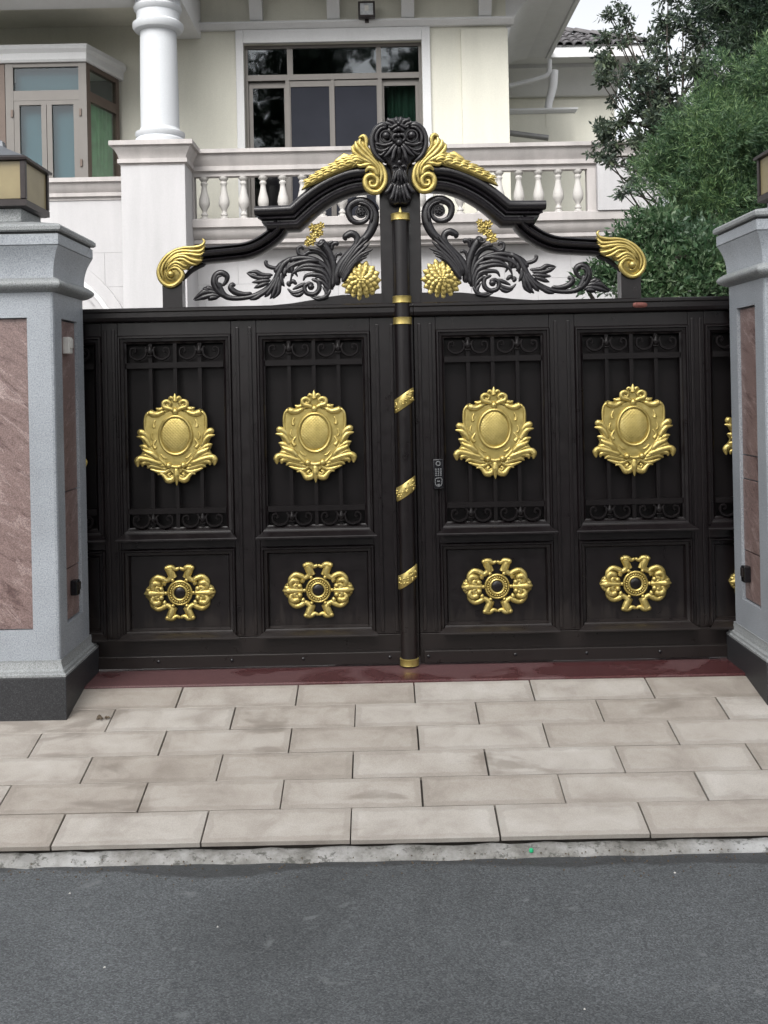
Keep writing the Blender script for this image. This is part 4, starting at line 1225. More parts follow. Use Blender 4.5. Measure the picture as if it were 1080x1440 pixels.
# white window surround
t0, t1 = hx(333, DW, 130), hx(606, DW, 130); tz = hz(41, DW, 470)
MB().box(t0, wx0 - .001, YW - .06, YW - .002, FLOOR, tz - .002).build('window_surround', M['trim'], house, bevel=.008)
MB().box(wx1 + .001, t1, YW - .06, YW - .002, FLOOR, tz - .002).build('window_surround', M['trim'], house, bevel=.008)
MB().box(wx0, wx1, YW - .06, YW - .002, wz1, tz - .002).build('window_surround', M['trim'], house, bevel=.008)

# sliding balcony window
win = bpy.data.objects.new('balcony_window', None); COL.objects.link(win); win.parent = house
win.location = Vector(((wx0 + wx1) / 2, YW + .1, FLOOR)) - house.location
ztr0, ztr1 = hz(110, DW, 470), hz(102, DW, 470)
fy0, fy1 = YW + .07, YW + .15
fr = MB()
fr.box(wx0, wx0 + .045, fy0, fy1, FLOOR, wz1); fr.box(wx1 - .045, wx1, fy0, fy1, FLOOR, wz1)
fr.box(wx0 + .045, wx1 - .045, fy0, fy1, wz1 - .05, wz1)
fr.box(wx0 + .045, wx1 - .045, fy0 - .015, fy1, ztr0, ztr1)
mul = [hx(a, DW, 85) for a in (403, 411, 529, 536)]
for a, b in (mul[0:2], mul[2:4]): fr.box(a, b, fy0 + .004, fy1, ztr1 + .001, wz1 - .051)
fr.build('frame', M['taupe'], win)
ups = [(wx0 + .045, mul[0]), (mul[1], mul[2]), (mul[3], wx1 - .045)]
for a, b in ups: MB().box(a, b, YW + .10, YW + .108, ztr1, wz1 - .05).build('pane', M['glass'], win)
# four sashes: (outer edges px, has screen)
sash = [(349, 405, 0), (404, 468, 1), (466, 535, 1), (535, 591, 0)]
for i, (a, b, scn) in enumerate(sash):
    x0, x1 = hx(a, DW, 160), hx(b, DW, 160)
    yy = YW + (.075 if scn else .115)
    m_ = MB(); w = .05 if scn else .062
    z0, z1 = FLOOR + .01, ztr0 - .012
    m_.box(x0, x0 + w, yy, yy + .035, z0, z1); m_.box(x1 - w, x1, yy, yy + .035, z0, z1)
    m_.box(x0 + w, x1 - w, yy, yy + .035, z1 - .085, z1); m_.box(x0 + w, x1 - w, yy, yy + .035, z0, z0 + .1)
    s_ = m_.build('sash', M['taupe'], win)
    MB().box(x0 + w, x1 - w, yy + .012, yy + .018, z0 + .1, z1 - .085).build('insect_screen' if scn else 'pane', M['screen'] if scn else M['glass'], win)
for px in (468,):
    x = hx(px, DW, 160); MB().box(x - .02, x + .025, YW + .06, YW + .07, FLOOR, ztr0).build('frame', M['taupe'], win)
x = hx(404.5, DW, 160); MB().box(x - .03, x + .03, YW + .058, YW + .07, FLOOR, ztr0).build('frame', M['taupe'], win)
x = hx(535, DW, 160); MB().box(x - .03, x + .03, YW + .058, YW + .07, FLOOR, ztr0).build('frame', M['taupe'], win)
def curtain(x0, x1, y, z0, z1, mat, parent, amp=.03, wl=.11, dy=0.0):
    rows = []
    n = max(12, int((x1 - x0) / wl * 8))
    for q in range(n + 1):
        x = x0 + (x1 - x0) * q / n; yy = y + dy * q / n + amp * math.sin(2 * math.pi * (x - x0) / wl) + amp * .3 * math.sin(7.1 * (x - x0) / wl)
        rows.append([(x, yy, z0), (x, yy, z1)])
    return MB(80).grid(rows).build('curtain', mat, parent)
curtain(hx(545, DW, 150), hx(592, DW, 150), YW + .30, FLOOR, ztr0 + .1, M['curtain_dark'], win)

# dark vase-like figure seen between the balusters
vx, _ = P(384, 265, 15.3)
vz = FLOOR
tag(MB(50).lathe([(.10, vz), (.12, vz + .02), (.07, vz + .08), (.10, vz + .3), (.15, vz + .55), (.15, vz + .72), (.09, vz + .88), (.05, vz + .95), (.10, vz + .99)], vx, 15.3 - DG, 20).build('floor_vase', M['black_plastic'], None), 'tall black vase standing on the balcony behind the balusters', 'vase')

# soffits and roof
MB().box(-8, 3.16, 14.75 - DG, 19.6 - DG, ZF, ZF + .12).build('eave_soffit', M['trim'], house)
MB(30).profile_x([(0, 0)], 0, 0) if False else None
# curved cove under the right eave
rows = []
for yy in (YW + .02, 19.5 - DG):
    rows.append([(XR + .001, yy, ZF - .95)] + [(XR + .02 + .78 * (1 - math.cos(q / 10 * math.pi / 2)), yy, ZF - .95 + .90 * math.sin(q / 10 * math.pi / 2)) for q in range(11)] + [(XR + .80, yy, ZF - .001), (XR + .001, yy, ZF - .001)])
MB(40).grid(rows, True).build('eave_cove', M['trim'], house)
MB().box(3.161, 3.24, 14.65 - DG, 19.62 - DG, ZF - .03, ZF + .26).build('fascia', M['trim'], house, bevel=.01)
MB().box(-8, 3.16, 14.65 - DG, 14.75 - DG, ZF - .03, ZF + .26).build('fascia', M['trim'], house, bevel=.01)
rf = MB()
ex0, ex1, ey0, ey1 = -8.2, 3.35, 14.5 - DG, 24 - DG
i = 0
rf.grid([[(ex0, ey0, ZF + .27), (ex1, ey0, ZF + .27), (ex1, ey1, ZF + .27), (ex0, ey1, ZF + .27)], [(ex0 + 4, ey0 + 4, ZF + 2.2), (ex1 - 4, ey0 + 4, ZF + 2.2), (ex1 - 4, ey1 - 4, ZF + 2.2), (ex0 + 4, ey1 - 4, ZF + 2.2)]], True)
rf.build('roof', M['roof'], house)

# porch beam from the column back to the wall and along the front
cx_, _ = P(224, 120, DB - .1); cyD = 14.45; cy_ = cyD - DG
cx_ = hx(224, cyD, 120)
bz0 = hz(3, cyD, 224); bz1 = bz0 + .55
MB().box(cx_ - .33, cx_ + .33, cy_ - .33, YW - .001, bz0, bz1).build('porch_beam', M['trim'], house, bevel=.01)
MB().box(-8, cx_ - .331, cy_ - .30, cy_ + .22, bz0 + .01, bz1).build('porch_beam', M['trim'], house, bevel=.01)
MB().box(-8, cx_ - .332, cy_ + .221, YW - .002, bz0 + .22, bz0 + .34).build('porch_ceiling', M['cream'], house)

# round column
pz = hz(206.5, cyD - .1, 215)      # top of pedestal cap
r0 = .255
rb = hz(190, cyD, 224); 
prof = [(r0 + .085, pz), (r0 + .085, pz + .10), (r0 + .05, pz + .13), (r0 + .075, pz + .16), (r0 + .075, pz + .20), (r0 + .02, pz + .23), (r0 + .006, pz + .26)]
zt_ = bz0
MB(40).lathe(prof, cx_, cy_, 40).build('column_base', M['column'], house)
MB(40).lathe([(r0 + .004, pz + .26), (r0, pz + .8), (r0 - .012, zt_ - .42)], cx_, cy_, 40).build('column_shaft', M['column'], house)
MB(40).lathe([(r0 - .010, zt_ - .42), (r0 + .06, zt_ - .40), (r0 + .085, zt_ - .36), (r0 + .085, zt_ - .31), (r0 + .03, zt_ - .27), (r0 + .03, zt_ - .16), (r0 + .06, zt_ - .13), (r0 + .07, zt_ - .09), (r0 + .05, zt_ - .06), (r0 + .05, zt_ - .001)], cx_, cy_, 40).build('column_capital', M['column'], house)
# pedestal under it
pxa, pxb = hx(172, cyD - .36, 300), hx(262, cyD - .36, 300)
pya = cy_ - .40; pyb = cy_ + .48
zcap0 = hz(232, cyD - .4, 215)
MB().box(pxa, pxb, pya, pyb, -.1, zcap0 - .001).build('pedestal', M['white_wall'], house, bevel=.006)
h_ = pz - zcap0
MB(35).square([(.0, zcap0), (.0, zcap0 + h_ * .08), (.035, zcap0 + h_ * .09), (.035, zcap0 + h_ * .26), (.018, zcap0 + h_ * .27), (.03, zcap0 + h_ * .42), (.06, zcap0 + h_ * .60), (.085, zcap0 + h_ * .72), (.085, zcap0 + h_ * .79), (.125, zcap0 + h_ * .80), (.125, pz - .004), (.115, pz)], pxa, pxb, pya, pyb).build('pedestal_cap', M['mould'], house)

# balustrade
RT = hz(207, DB, 540); RB = hz(243, DB, 540); BT = hz(303.5, DB, 540); BM = hz(316, DB, 540); BB = hz(343, DB, 540)
bx0, bx1 = pxb + .001, hx(838, DB, 250)
ry = YB
hh = RT - RB
MB(30).profile_x([(ry + .20, RT), (ry - .115, RT), (ry - .115, RT - hh * .15), (ry - .075, RT - hh * .16), (ry - .070, RT - hh * .24), (ry - .050, RT - hh * .40), (ry - .020, RT - hh * .54), (ry - .005, RT - hh * .62), (ry - .035, RT - hh * .63), (ry - .035, RT - hh * .80), (ry + .01, RT - hh * .82), (ry + .01, RB), (ry + .14, RB), (ry + .20, RT - hh * .5)], bx0, bx1 + .6).build('handrail', M['mould'], house)
MB(30).profile_x([(ry + .5, BT), (ry - .06, BT), (ry - .075, BT - .01), (ry - .075, BM + .005), (ry - .03, BM), (ry - .028, BM - .05), (ry - .005, BM - .11), (ry + .045, BM - .155), (ry + .02, BM - .16), (ry + .02, BB + .055), (ry + .075, BB + .05), (ry + .075, BB), (ry + .5, BB)], bx0, bx1 + 1.2).build('balcony_edge', M['mould'], house)
MB().box(bx0 - 2, bx1 + 1.2, ry + .501, YW - .001, FLOOR - .2, FLOOR - .01).build('balcony_floor', M['mould'], house)
bh = RB - BT
prof = [(.062, 0), (.062, .05), (.045, .055), (.035, .08), (.050, .11), (.050, .13), (.030, .17), (.030, .20), (.045, .25), (.072, .33), (.078, .40), (.070, .50), (.048, .64), (.038, .74), (.036, .80), (.050, .83), (.050, .86), (.036, .89), (.056, .93), (.066, .945), (.066, 1.0)]
bm_ = MB(50).lathe([(r_ * .98, h * bh) for r_, h in prof], 0, 0, 14)
me_b = bm_.mesh('baluster'); me_b.materials.append(M['baluster'])
xb0, xb1 = hx(286, DB, 270), hx(814, DB, 270)
for q in range(20):
    inst('baluster', me_b, house, (xb0 + (xb1 - xb0) * q / 19, ry + .07, BT + .001))
for (a, b) in ((bx0, hx(273, DB, 270)), (hx(826, DB, 270), bx1)):
    MB().box(a, b, ry + .0, ry + .15, BT + .001, RB - .001).build('rail_pier', M['mould'], house, bevel=.005)
# right pedestal
qa, qb = bx1 + .001, hx(925, DB, 250)
MB().box(qa, qb, ry - .10, ry + .7, BT, hz(223, DB, 870)).build('pedestal', M['white_wall'], house, bevel=.006)
zc = hz(223, DB, 870); zt2 = hz(201, DB, 870)
MB(35).square([(.0, zc + .001), (.03, zc + .005), (.03, zc + .04), (.015, zc + .045), (.03, zc + .09), (.065, zt2 - .06), (.065, zt2 - .045), (.10, zt2 - .043), (.10, zt2)], qa + .02, qb, ry - .10, ry + .7).build('pedestal_cap', M['mould'], house)

# ground floor wall with its cladding slabs
gw0, gw1 = -8.0, 4.9
MB().box(gw0, gw1, YL + .02, YL + .30, -.1, BB - .002).build('ground_wall', M['bed'], house)
gwall = [c for c in house.children if c.name.startswith('ground_wall')][0]
zrow = [0, .62, 1.22, 1.82, 2.42, 2.935, BB - .003]
cell = .93
for r_ in range(len(zrow) - 1):
    x = gw0 - (cell / 2 if r_ % 2 else 0)
    while x < gw1:
        a, b = max(x, gw0), min(x + cell, gw1)
        if b - a > .05 and not (b < pxa - .0 and False):
            MB().box(a + .0015, b - .0015, YL + random.uniform(-.001, .001), YL + .021, zrow[r_] + .0015, zrow[r_ + 1] - .0015).build('wall_slab', M['white_wall'], gwall)
        x += cell
# lower left wall under the bay with a sill moulding
sz1 = hz(250, 14.8, 120); sz0 = hz(280, 14.8, 120)
MB().box(gw0, pxa - .002, YL - .001, YL + .3, BB - .002, sz0).build('bay_apron_wall', M['white_wall'], house)
hh = sz1 - sz0
MB(30).profile_x([(YL + .3, sz1), (YL - .14, sz1), (YL - .14, sz1 - hh * .20), (YL - .10, sz1 - hh * .21), (YL - .095, sz1 - hh * .32), (YL - .06, sz1 - hh * .56), (YL - .035, sz1 - hh * .66), (YL - .055, sz1 - hh * .67), (YL - .055, sz1 - hh * .84), (YL - .015, sz1 - hh * .86), (YL - .015, sz0), (YL + .3, sz0)], gw0, pxa - .002).build('bay_sill', M['mould'], house)
# arched window trim on the ground floor
ax, az = P(20, 520, DLW); 
def arch(r, w, d):
    rows = []
    for q in range(25):
        a = math.pi * q / 24
        rows.append([(ax + (r) * math.cos(a), YL - .003, az + r * math.sin(a)), (ax + r * math.cos(a), YL - d, az + r * math.sin(a)),
                     (ax + (r + w) * math.cos(a), YL - d, az + (r + w) * math.sin(a)), (ax + (r + w) * math.cos(a), YL - .003, az + (r + w) * math.sin(a))])
    return MB(40).grid(rows, True)
pxr, pzr = P(150, 402, DLW)
RA = math.hypot(pxr - ax, pzr - az)
arch(RA - .30, .30, .035).build('arch_trim', M['white_wall'], house)
arch(RA - .22, .06, .06).build('arch_bead', M['trim'], house)

# bay window
by = 15.0 - DG
byb = 15.9 - DG
b0, b1 = hx(-40, 15.0, 150), hx(122, 15.0, 150)
b2 = hx(168, 15.9, 150)
bl = 2 * hx(-2, 15.0, 150) if False else hx(8, 15.0, 150)
z0b, z1b = sz1, hz(88, 15.0, 60)
z2b = hz(65, 15.0, 60)
bay = bpy.data.objects.new('bay_window', None); COL.objects.link(bay); bay.parent = house
bay.location = Vector((b1 - .6, by, z0b)) - house.location
sdx = b2 - b1
A0x = bl - 1.1
outline = [(A0x, by + .16), (bl, by), (b1, by), (b2, byb), (b2, YW + .0), (A0x, YW + .0)]
def grow(o, g):
    return [(o[0][0] - g, o[0][1] - g * .6), (o[1][0] - g * .4, o[1][1] - g), (o[2][0] + g * .4, o[2][1] - g), (o[3][0] + g, o[3][1] - g * .6), (o[4][0] + g, o[4][1] - .001), (o[5][0] - g, o[5][1] - .001)]
rows = []
for (g, z) in ((.03, z1b), (.05, z1b + .03), (.05, z1b + .12), (.09, z1b + .17), (.09, z2b), (.0, z2b + .02)):
    rows.append([(x, y, z) for x, y in grow(outline, g)])
MB(30).grid(rows, True).build('bay_head', M['trim'], bay)
def bar(p, q, y_in, z0, z1, mat, name='frame', th=.07):
    """upright rectangle between plan points p and q, thickness inward"""
    d = Vector((q[0] - p[0], q[1] - p[1])).normalized(); n = Vector((-d.y, d.x))
    if n.y < 0: n = -n
    m_ = MB()
    a = Vector(p) + n * y_in; b = Vector(q) + n * y_in; c = b + n * th; e = a + n * th
    m_.grid([[(a.x, a.y, z0), (b.x, b.y, z0), (c.x, c.y, z0), (e.x, e.y, z0)], [(a.x, a.y, z1), (b.x, b.y, z1), (c.x, c.y, z1), (e.x, e.y, z1)]], True)
    return m_.build(name, mat, bay)
def lerp(p, q, t): return (p[0] + (q[0] - p[0]) * t, p[1] + (q[1] - p[1]) * t)
A_, B_, C_, D_ = outline[:4]
zt0, zt1 = hz(141, 15.0, 60), hz(127, 15.0, 60)
Lf = B_[0] - C_[0]
def pane_set(p, q, mat, glass, cells, low_z=z0b):
    pass
# front face
L = C_[0] - B_[0]
t = lambda m_: m_ / L
w = .05
for (a, b) in ((0, .11), (L - .11, L)):
    bar(lerp(B_, C_, a / L), lerp(B_, C_, b / L), 0, z0b, z1b, M['taupe'])
bar(lerp(B_, C_, .111 / L), lerp(B_, C_, (L - .111) / L), .004, z1b - .06, z1b, M['taupe'])
bar(lerp(B_, C_, .111 / L), lerp(B_, C_, (L - .111) / L), .004, zt0, zt1, M['taupe'])
bar(lerp(B_, C_, .111 / L), lerp(B_, C_, (L - .111) / L), .004, z0b, z0b + .03, M['taupe'])
mid = L * .5
for (a, b) in ((.112, .19), (mid - .075, mid - .004), (mid + .004, mid + .075), (L - .19, L - .112)):
    bar(lerp(B_, C_, a / L), lerp(B_, C_, b / L), .006, z0b + .031, zt0 - .06, M['taupe'], 'sash')
bar(lerp(B_, C_, .112 / L), lerp(B_, C_, (L - .112) / L), .007, zt0 - .062, zt0 - .002, M['taupe'], 'sash')
bar(lerp(B_, C_, .111 / L), lerp(B_, C_, (L - .111) / L), .035, zt1, z1b - .06, M['glass_blue'], 'pane', .006)
for (a, b) in ((.19, mid - .075), (mid + .075, L - .19)):
    bar(lerp(B_, C_, a / L), lerp(B_, C_, b / L), .035, z0b + .03, zt0 - .06, M['glass_blue'], 'pane', .006)
for zz in (zt0 - .18, z0b + .25):
    x_ = C_[0] - .105
    MB().box(x_, x_ + .03, by - .02, by - .001, zz - .05, zz + .05).build('hinge', M['brown_frame'], bay)
    x_ = B_[0] + .075
    MB().box(x_, x_ + .03, by - .02, by - .001, zz - .05, zz + .05).build('hinge', M['brown_frame'], bay)
# angled sides
for p, q in ((C_, D_), (B_, A_)):
    bar(lerp(p, q, .01), lerp(p, q, .12), .003, z0b, z1b, M['brown_frame'])
    bar(lerp(p, q, .90), lerp(p, q, 1.0), .003, z0b, z1b, M['brown_frame'])
    bar(lerp(p, q, .121), lerp(p, q, .899), .005, z1b - .07, z1b, M['brown_frame'])
    bar(lerp(p, q, .121), lerp(p, q, .899), .005, zt0, zt1, M['brown_frame'])
    bar(lerp(p, q, .121), lerp(p, q, .899), .005, z0b, z0b + .04, M['brown_frame'])
    bar(lerp(p, q, .121), lerp(p, q, .899), .03, zt1, z1b - .07, M['glass_clear'], 'pane', .006)
    bar(lerp(p, q, .121), lerp(p, q, .899), .03, z0b + .04, zt0, M['glass_clear'], 'pane', .006)
# curtains inside the bay
MB().box(B_[0] + .1, C_[0] - .1, by + .14, by + .15, z0b, z1b).build('blind', M['curtain_blue'], bay)
for (p, q) in ((lerp(C_, D_, .3), D_), (B_, A_)):
    rows = []
    for i_ in range(60):
        t_ = i_ / 59; pt = lerp(p, q, t_); o_ = .10 + .025 * math.sin(t_ * 38) + .01 * math.sin(t_ * 71)
        d = Vector((q[0] - p[0], q[1] - p[1])).normalized(); n = Vector((-d.y, d.x)); n = n if n.y > 0 else -n
        rows.append([(pt[0] + n.x * o_, pt[1] + n.y * o_, z0b), (pt[0] + n.x * o_, pt[1] + n.y * o_, zt0 + .05)])
    MB(80).grid(rows).build('curtain', M['curtain_green'], bay)
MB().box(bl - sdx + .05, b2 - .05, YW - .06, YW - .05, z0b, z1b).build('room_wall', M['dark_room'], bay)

# floodlight on the frieze
fx, fz = P(515.5, 13, DW - .25)
fl = thing('floodlight', 'square floodlight with pale glass under the villa eave above the window', 'floodlight', (fx, YW - .2, fz - .13))
MB().box(fx - .125, fx + .125, YW - .26, YW - .16, fz - .12, fz + .12).build('housing', M['lamp_metal'], fl, bevel=.01)
MB().box(fx - .095, fx + .095, YW - .268, YW - .2605, fz - .085, fz + .085).build('glass_front', M['flood_glass'], fl)
MB().box(fx - .03, fx + .03, YW - .276, YW - .2685, fz - .03, fz + .05).build('lamp_reflector', M['white_plastic'], fl)
MB().box(fx - .03, fx + .03, YW - .16, YW - .001, fz - .16, fz - .10).build('arm', M['lamp_metal'], fl)

# ---- rear wing on the right
wing = thing('villa_wing', 'pale rear wing with grey tiled hip roof seen between villa and trees', 'house', (3.5, 15.5, 0))
D2 = 21.0; Y2 = D2 - DG
zs_ = hz(79, 20.0, 800); zf_ = hz(64, 20.0, 800)
MB().box(1.2, 4.72, Y2, Y2 + .3, -.1, zs_ + .3).build('wall', M['cream'], wing)
MB().box(4.42, 4.719, Y2 + .301, Y2 + 6, -.1, zs_ + .3).build('wall', M['cream'], wing)
MB().box(1.5, 5.04, 20.06 - DG, Y2 + 6, zs_, zs_ + .06).build('soffit', M['trim'], wing)
MB(25).profile_x([(Y2 - .001, zs_ - .001), (Y2 - .55, zs_ - .001), (Y2 - .55, zs_ - .08), (Y2 - .35, zs_ - .20), (Y2 - .2, zs_ - .42), (Y2 - .1, zs_ - .5), (Y2 - .001, zs_ - .5)], 1.5, 4.75).build('cornice', M['trim'], wing)
MB().box(1.5, 5.08, 20.0 - DG, 20.055 - DG, zs_ - .02, zf_).build('fascia', M['trim'], wing, bevel=.01)
# hip roof with barrel tiles
YE = 20.0 - DG
pit = math.tan(R(27))
hipx = 6.6
deck = MB(); yr = YE + 2.6
deck.grid([[(1.4, YE - .03, zf_ - .01), (5.12, YE - .03, zf_ - .01)], [(1.4, yr, zf_ - .01 + 2.6 * pit), (2.5, yr, zf_ - .01 + 2.6 * pit)]])
deck.grid([[(5.12, YE - .03, zf_ - .01), (5.12, YE + 6, zf_ - .01)], [(2.5, yr, zf_ - .01 + 2.6 * pit), (2.5, YE + 5, zf_ - .01 + 2.6 * pit)]])
rfo = deck.build('roof', M['roof'], wing)
tl = .34
rows = []
for (yy, zz, rr) in ((-.03, 0, .088), (tl, 0.0, .076)):
    rows.append([(rr * math.cos(math.pi * q / 8), yy, zz + rr * .8 * math.sin(math.pi * q / 8)) for q in range(9)])
for (yy, rr) in ((tl, .06), (-.03, .072)):
    rows.append([(rr * math.cos(math.pi * q / 8), yy, rr * .8 * math.sin(math.pi * q / 8)) for q in range(9)])
rows.append(list(rows[0]))
me_t = MB(60).grid(rows).mesh('roof_tile'); me_t.materials.append(M['roof_tile'])
for r_ in range(8):
    y_ = YE + r_ * .30 * math.cos(R(27)); z_ = zf_ + r_ * .30 * math.sin(R(27)) + .01
    x = 2.75
    while x < 5.02 - (r_ * .30) * .9:
        inst('roof_tile', me_t, rfo, (x + random.uniform(-.006, .006), y_, z_ + random.uniform(0, .008)), (R(27 - 3), 0, 0)); x += .182
    # hip cap
for q in range(9):
    t_ = q / 9
    inst('hip_tile', me_t, rfo, (5.06 - 2.45 * t_, YE + 2.45 * t_, zf_ + .04 + 2.45 * t_ * pit), (R(24), 0, R(48)), (1.2, 1.1, 1.2))
# parapet terrace in front of the wing
D3 = 19.2; Y3 = D3 - DG
pz1 = hz(153, D3, 760); pz0 = hz(160, D3, 760)
xr3 = hx(808, D3, 180)
MB().box(1.2, xr3, Y3, Y3 + .25, -.1, pz0 - .25).build('terrace_wall', M['cream'], wing)
MB().box(hx(768, D3, 180), xr3, Y3, Y3 + .25, pz0 - .249, pz0).build('terrace_wall', M['cream'], wing)
MB().box(1.2, hx(768, D3, 180) - .001, Y3 + .01, Y3 + .25, pz0 - .249, pz0).build('terrace_wall', M['cream'], wing)
MB(25).square([(0, pz0 + .001), (.03, pz0 + .02), (.06, pz1 - .03), (.06, pz1)], 1.2, xr3, Y3, Y3 + .25).build('terrace_cap', M['trim'], wing)
tx, tz_ = P(777, 107, 19.6)
MB(40).tube([(tx + .02, 19.6 - DG, tz_ + .1), (tx, 19.6 - DG, tz_ - .2), (tx - .08, 19.6 - DG, tz_ - .5), (tx - .09, 19.6 - DG, pz1)], [.09, .08, .07, .07], 12).build('pillar', M['trim'], wing)
# drain pipe from the main eave
pts = [P(773, 84, 18.8), P(771, 103, 18.8), P(756, 111, 18.8), P(716, 121, 18.8)]
MB(50).tube([(a, 18.8 - DG, b) for a, b in pts], .042, 12).build('drain_pipe', M['trim'], house)
# grey pipe on the terrace
a, b = P(716, 187, 18.6), P(771, 194, 18.6)
tag(MB(50).tube([(a[0], 18.6 - DG, a[1]), (b[0], 18.6 - DG, b[1])], .05, 12).build('terrace_pipe', M['steel'], None), 'grey pipe lying along the wall beyond the balcony', 'pipework')

# ================================================================== PLANTS
def leaf_cloud(centers, radii, n, size, aspect=.5, up=.3, shell=.55):
    """n pointed leaves in clumps; returns verts (n*4) and flat quads"""
    centers = np.asarray(centers, float); radii = np.asarray(radii, float)
    wts = radii ** 2; wts /= wts.sum()
    idx = rng.choice(len(centers), n, p=wts)
    d = rng.normal(size=(n, 3)); d /= np.linalg.norm(d, axis=1)[:, None]
    rr = radii[idx] * (shell + (1 - shell) * rng.random(n)) * (0.75 + .5 * rng.random(n))
    pos = centers[idx] + d * rr[:, None] * np.array([1, 1, .85])
    ax = d * .6 + rng.normal(size=(n, 3)) * .6 + np.array([0, 0, up])
    ax /= np.linalg.norm(ax, axis=1)[:, None]
    side = np.cross(ax, rng.normal(size=(n, 3))); side /= np.linalg.norm(side, axis=1)[:, None]
    nrm = np.cross(ax, side)
    L = size * (.6 + .8 * rng.random(n))[:, None]; W = L * aspect
    v = np.empty((n, 4, 3))
    v[:, 0] = pos; v[:, 1] = pos + ax * L * .5 + side * W * .5 + nrm * L * .06
    v[:, 2] = pos + ax * L; v[:, 3] = pos + ax * L * .5 - side * W * .5 + nrm * L * .06
    return v.reshape(-1, 3), np.arange(n * 4)

def shoots(centers, radii, nsh, per, size, wid, spread=.9):
    """needle tufts: short shoots with needles all round"""
    centers = np.asarray(centers, float); radii = np.asarray(radii, float)
    wts = radii ** 2; wts /= wts.sum()
    idx = rng.choice(len(centers), nsh, p=wts)
    d = rng.normal(size=(nsh, 3)); d /= np.linalg.norm(d, axis=1)[:, None]
    pos = centers[idx] + d * (radii[idx] * (.62 + .42 * rng.random(nsh) ** .7))[:, None]
    ax = d + rng.normal(size=(nsh, 3)) * .45 + np.array([0, 0, .35]); ax /= np.linalg.norm(ax, axis=1)[:, None]
    ln = size * (1.0 + 1.2 * rng.random(nsh))
    n = nsh * per
    P_ = np.repeat(pos, per, 0); A = np.repeat(ax, per, 0); LN = np.repeat(ln, per)
    t = np.tile(np.linspace(0, 1, per), nsh)
    r = rng.normal(size=(n, 3)); s = np.cross(A, r); s /= np.linalg.norm(s, axis=1)[:, None]
    base = P_ + A * (t * LN)[:, None]
    dr = A * (.45 + .5 * t)[:, None] + s * spread; dr /= np.linalg.norm(dr, axis=1)[:, None]
    w = np.cross(dr, rng.normal(size=(n, 3))); w /= np.linalg.norm(w, axis=1)[:, None]
    L = size * (.7 + .5 * rng.random(n))[:, None]
    v = np.empty((n, 4, 3))
    v[:, 0] = base; v[:, 1] = base + dr * L * .45 + w * wid * .5; v[:, 2] = base + dr * L; v[:, 3] = base + dr * L * .45 - w * wid * .5
    return v.reshape(-1, 3), np.arange(n * 4)

def clumps(box_fn, n, r0, r1):
    out = []; rad = []
    while len(out) < n:
        p = box_fn()
        if p is None: continue
        out.append(p); rad.append(random.uniform(r0, r1))
    return out, rad

def tree(name, label, cat, base, crown_c, crown_r, mat, v, f, trunk_r, group=None, branch_r=.02):
    root = thing(name, label, cat, base, group)
    top = np.mean(np.asarray(crown_c), 0)
    b = Vector(base); t_ = Vector(top)
    mb = MB(60)
    midp = b.lerp(t_, .5) + Vector((random.uniform(-.15, .15), random.uniform(-.1, .1), 0))
    mb.tube([b - Vector((0, 0, .1)), midp, t_], [trunk_r, trunk_r * .8, trunk_r * .45], 10, 6)
    for c, r in zip(crown_c, crown_r):
        c = Vector(c); st = b.lerp(t_, random.uniform(.45, .95))
        m_ = st.lerp(c, .55) + Vector((random.uniform(-.1, .1), random.uniform(-.1, .1), random.uniform(0, .15)))
        mb.tube([st, m_, c], [trunk_r * .35, branch_r * 1.3, branch_r * .5], 6, 4)
    mb.build('trunk', M['bark'], root)
    o = mesh_np('crown', v - np.asarray(base)[None, :], f, 4, mat, root)
    return root

# clipped yew-like tree to the right behind the gate (needle foliage)
def pt(px, py, D): 
    x, z = P(px, py, D); return (x, D - DG, z)
cen, rad = [], []
spec = [(1045, 155, 8.3, .36), (1100, 200, 8.2, .5), (985, 195, 8.2, .30), (1030, 230, 8.0, .36), (950, 235, 8.2, .24), (935, 258, 8.1, .18), (912, 246, 8.3, .10), (975, 275, 8.0, .28), (1015, 290, 8.0, .34),
        (1080, 260, 8.1, .46), (1120, 140, 8.4, .5), (1140, 260, 8.3, .6), (1080, 115, 8.5, .30), (955, 210, 8.4, .16), (1005, 330, 8.2, .26), (962, 302, 8.1, .16), (1065, 330, 8.3, .4), (1015, 160, 8.5, .20), (1060, 200, 7.9, .2), (1000, 240, 7.8, .16)]
hub = []
for (a, b_, D, r) in spec:
    base_c = pt(a, b_, D); hub.append(base_c)
    cen.append(base_c); rad.append(r * .55)
    for q in range(12):
        aa = random.uniform(0, 6.28); el = random.uniform(-.6, 1.2)
        cen.append((base_c[0] + r * .82 * math.cos(aa) * math.cos(el), base_c[1] + r * .82 * math.sin(aa) * math.cos(el), base_c[2] + r * .82 * math.sin(el))); rad.append(r * random.uniform(.22, .48))
v, f = shoots(cen, rad, 8600, 15, .046, .0064, .8)
v2, f2 = shoots(cen, [q * 1.12 for q in rad], 2600, 13, .064, .0075, .55)
v = np.concatenate([v, v2]); f = np.arange(len(v))
tree('yew_tree', 'dense green needle-leaved tree behind the gate at the right', 'tree', (3.0, 2.9, 0), hub, [.1] * len(hub), M['needle'], v, f, .12)

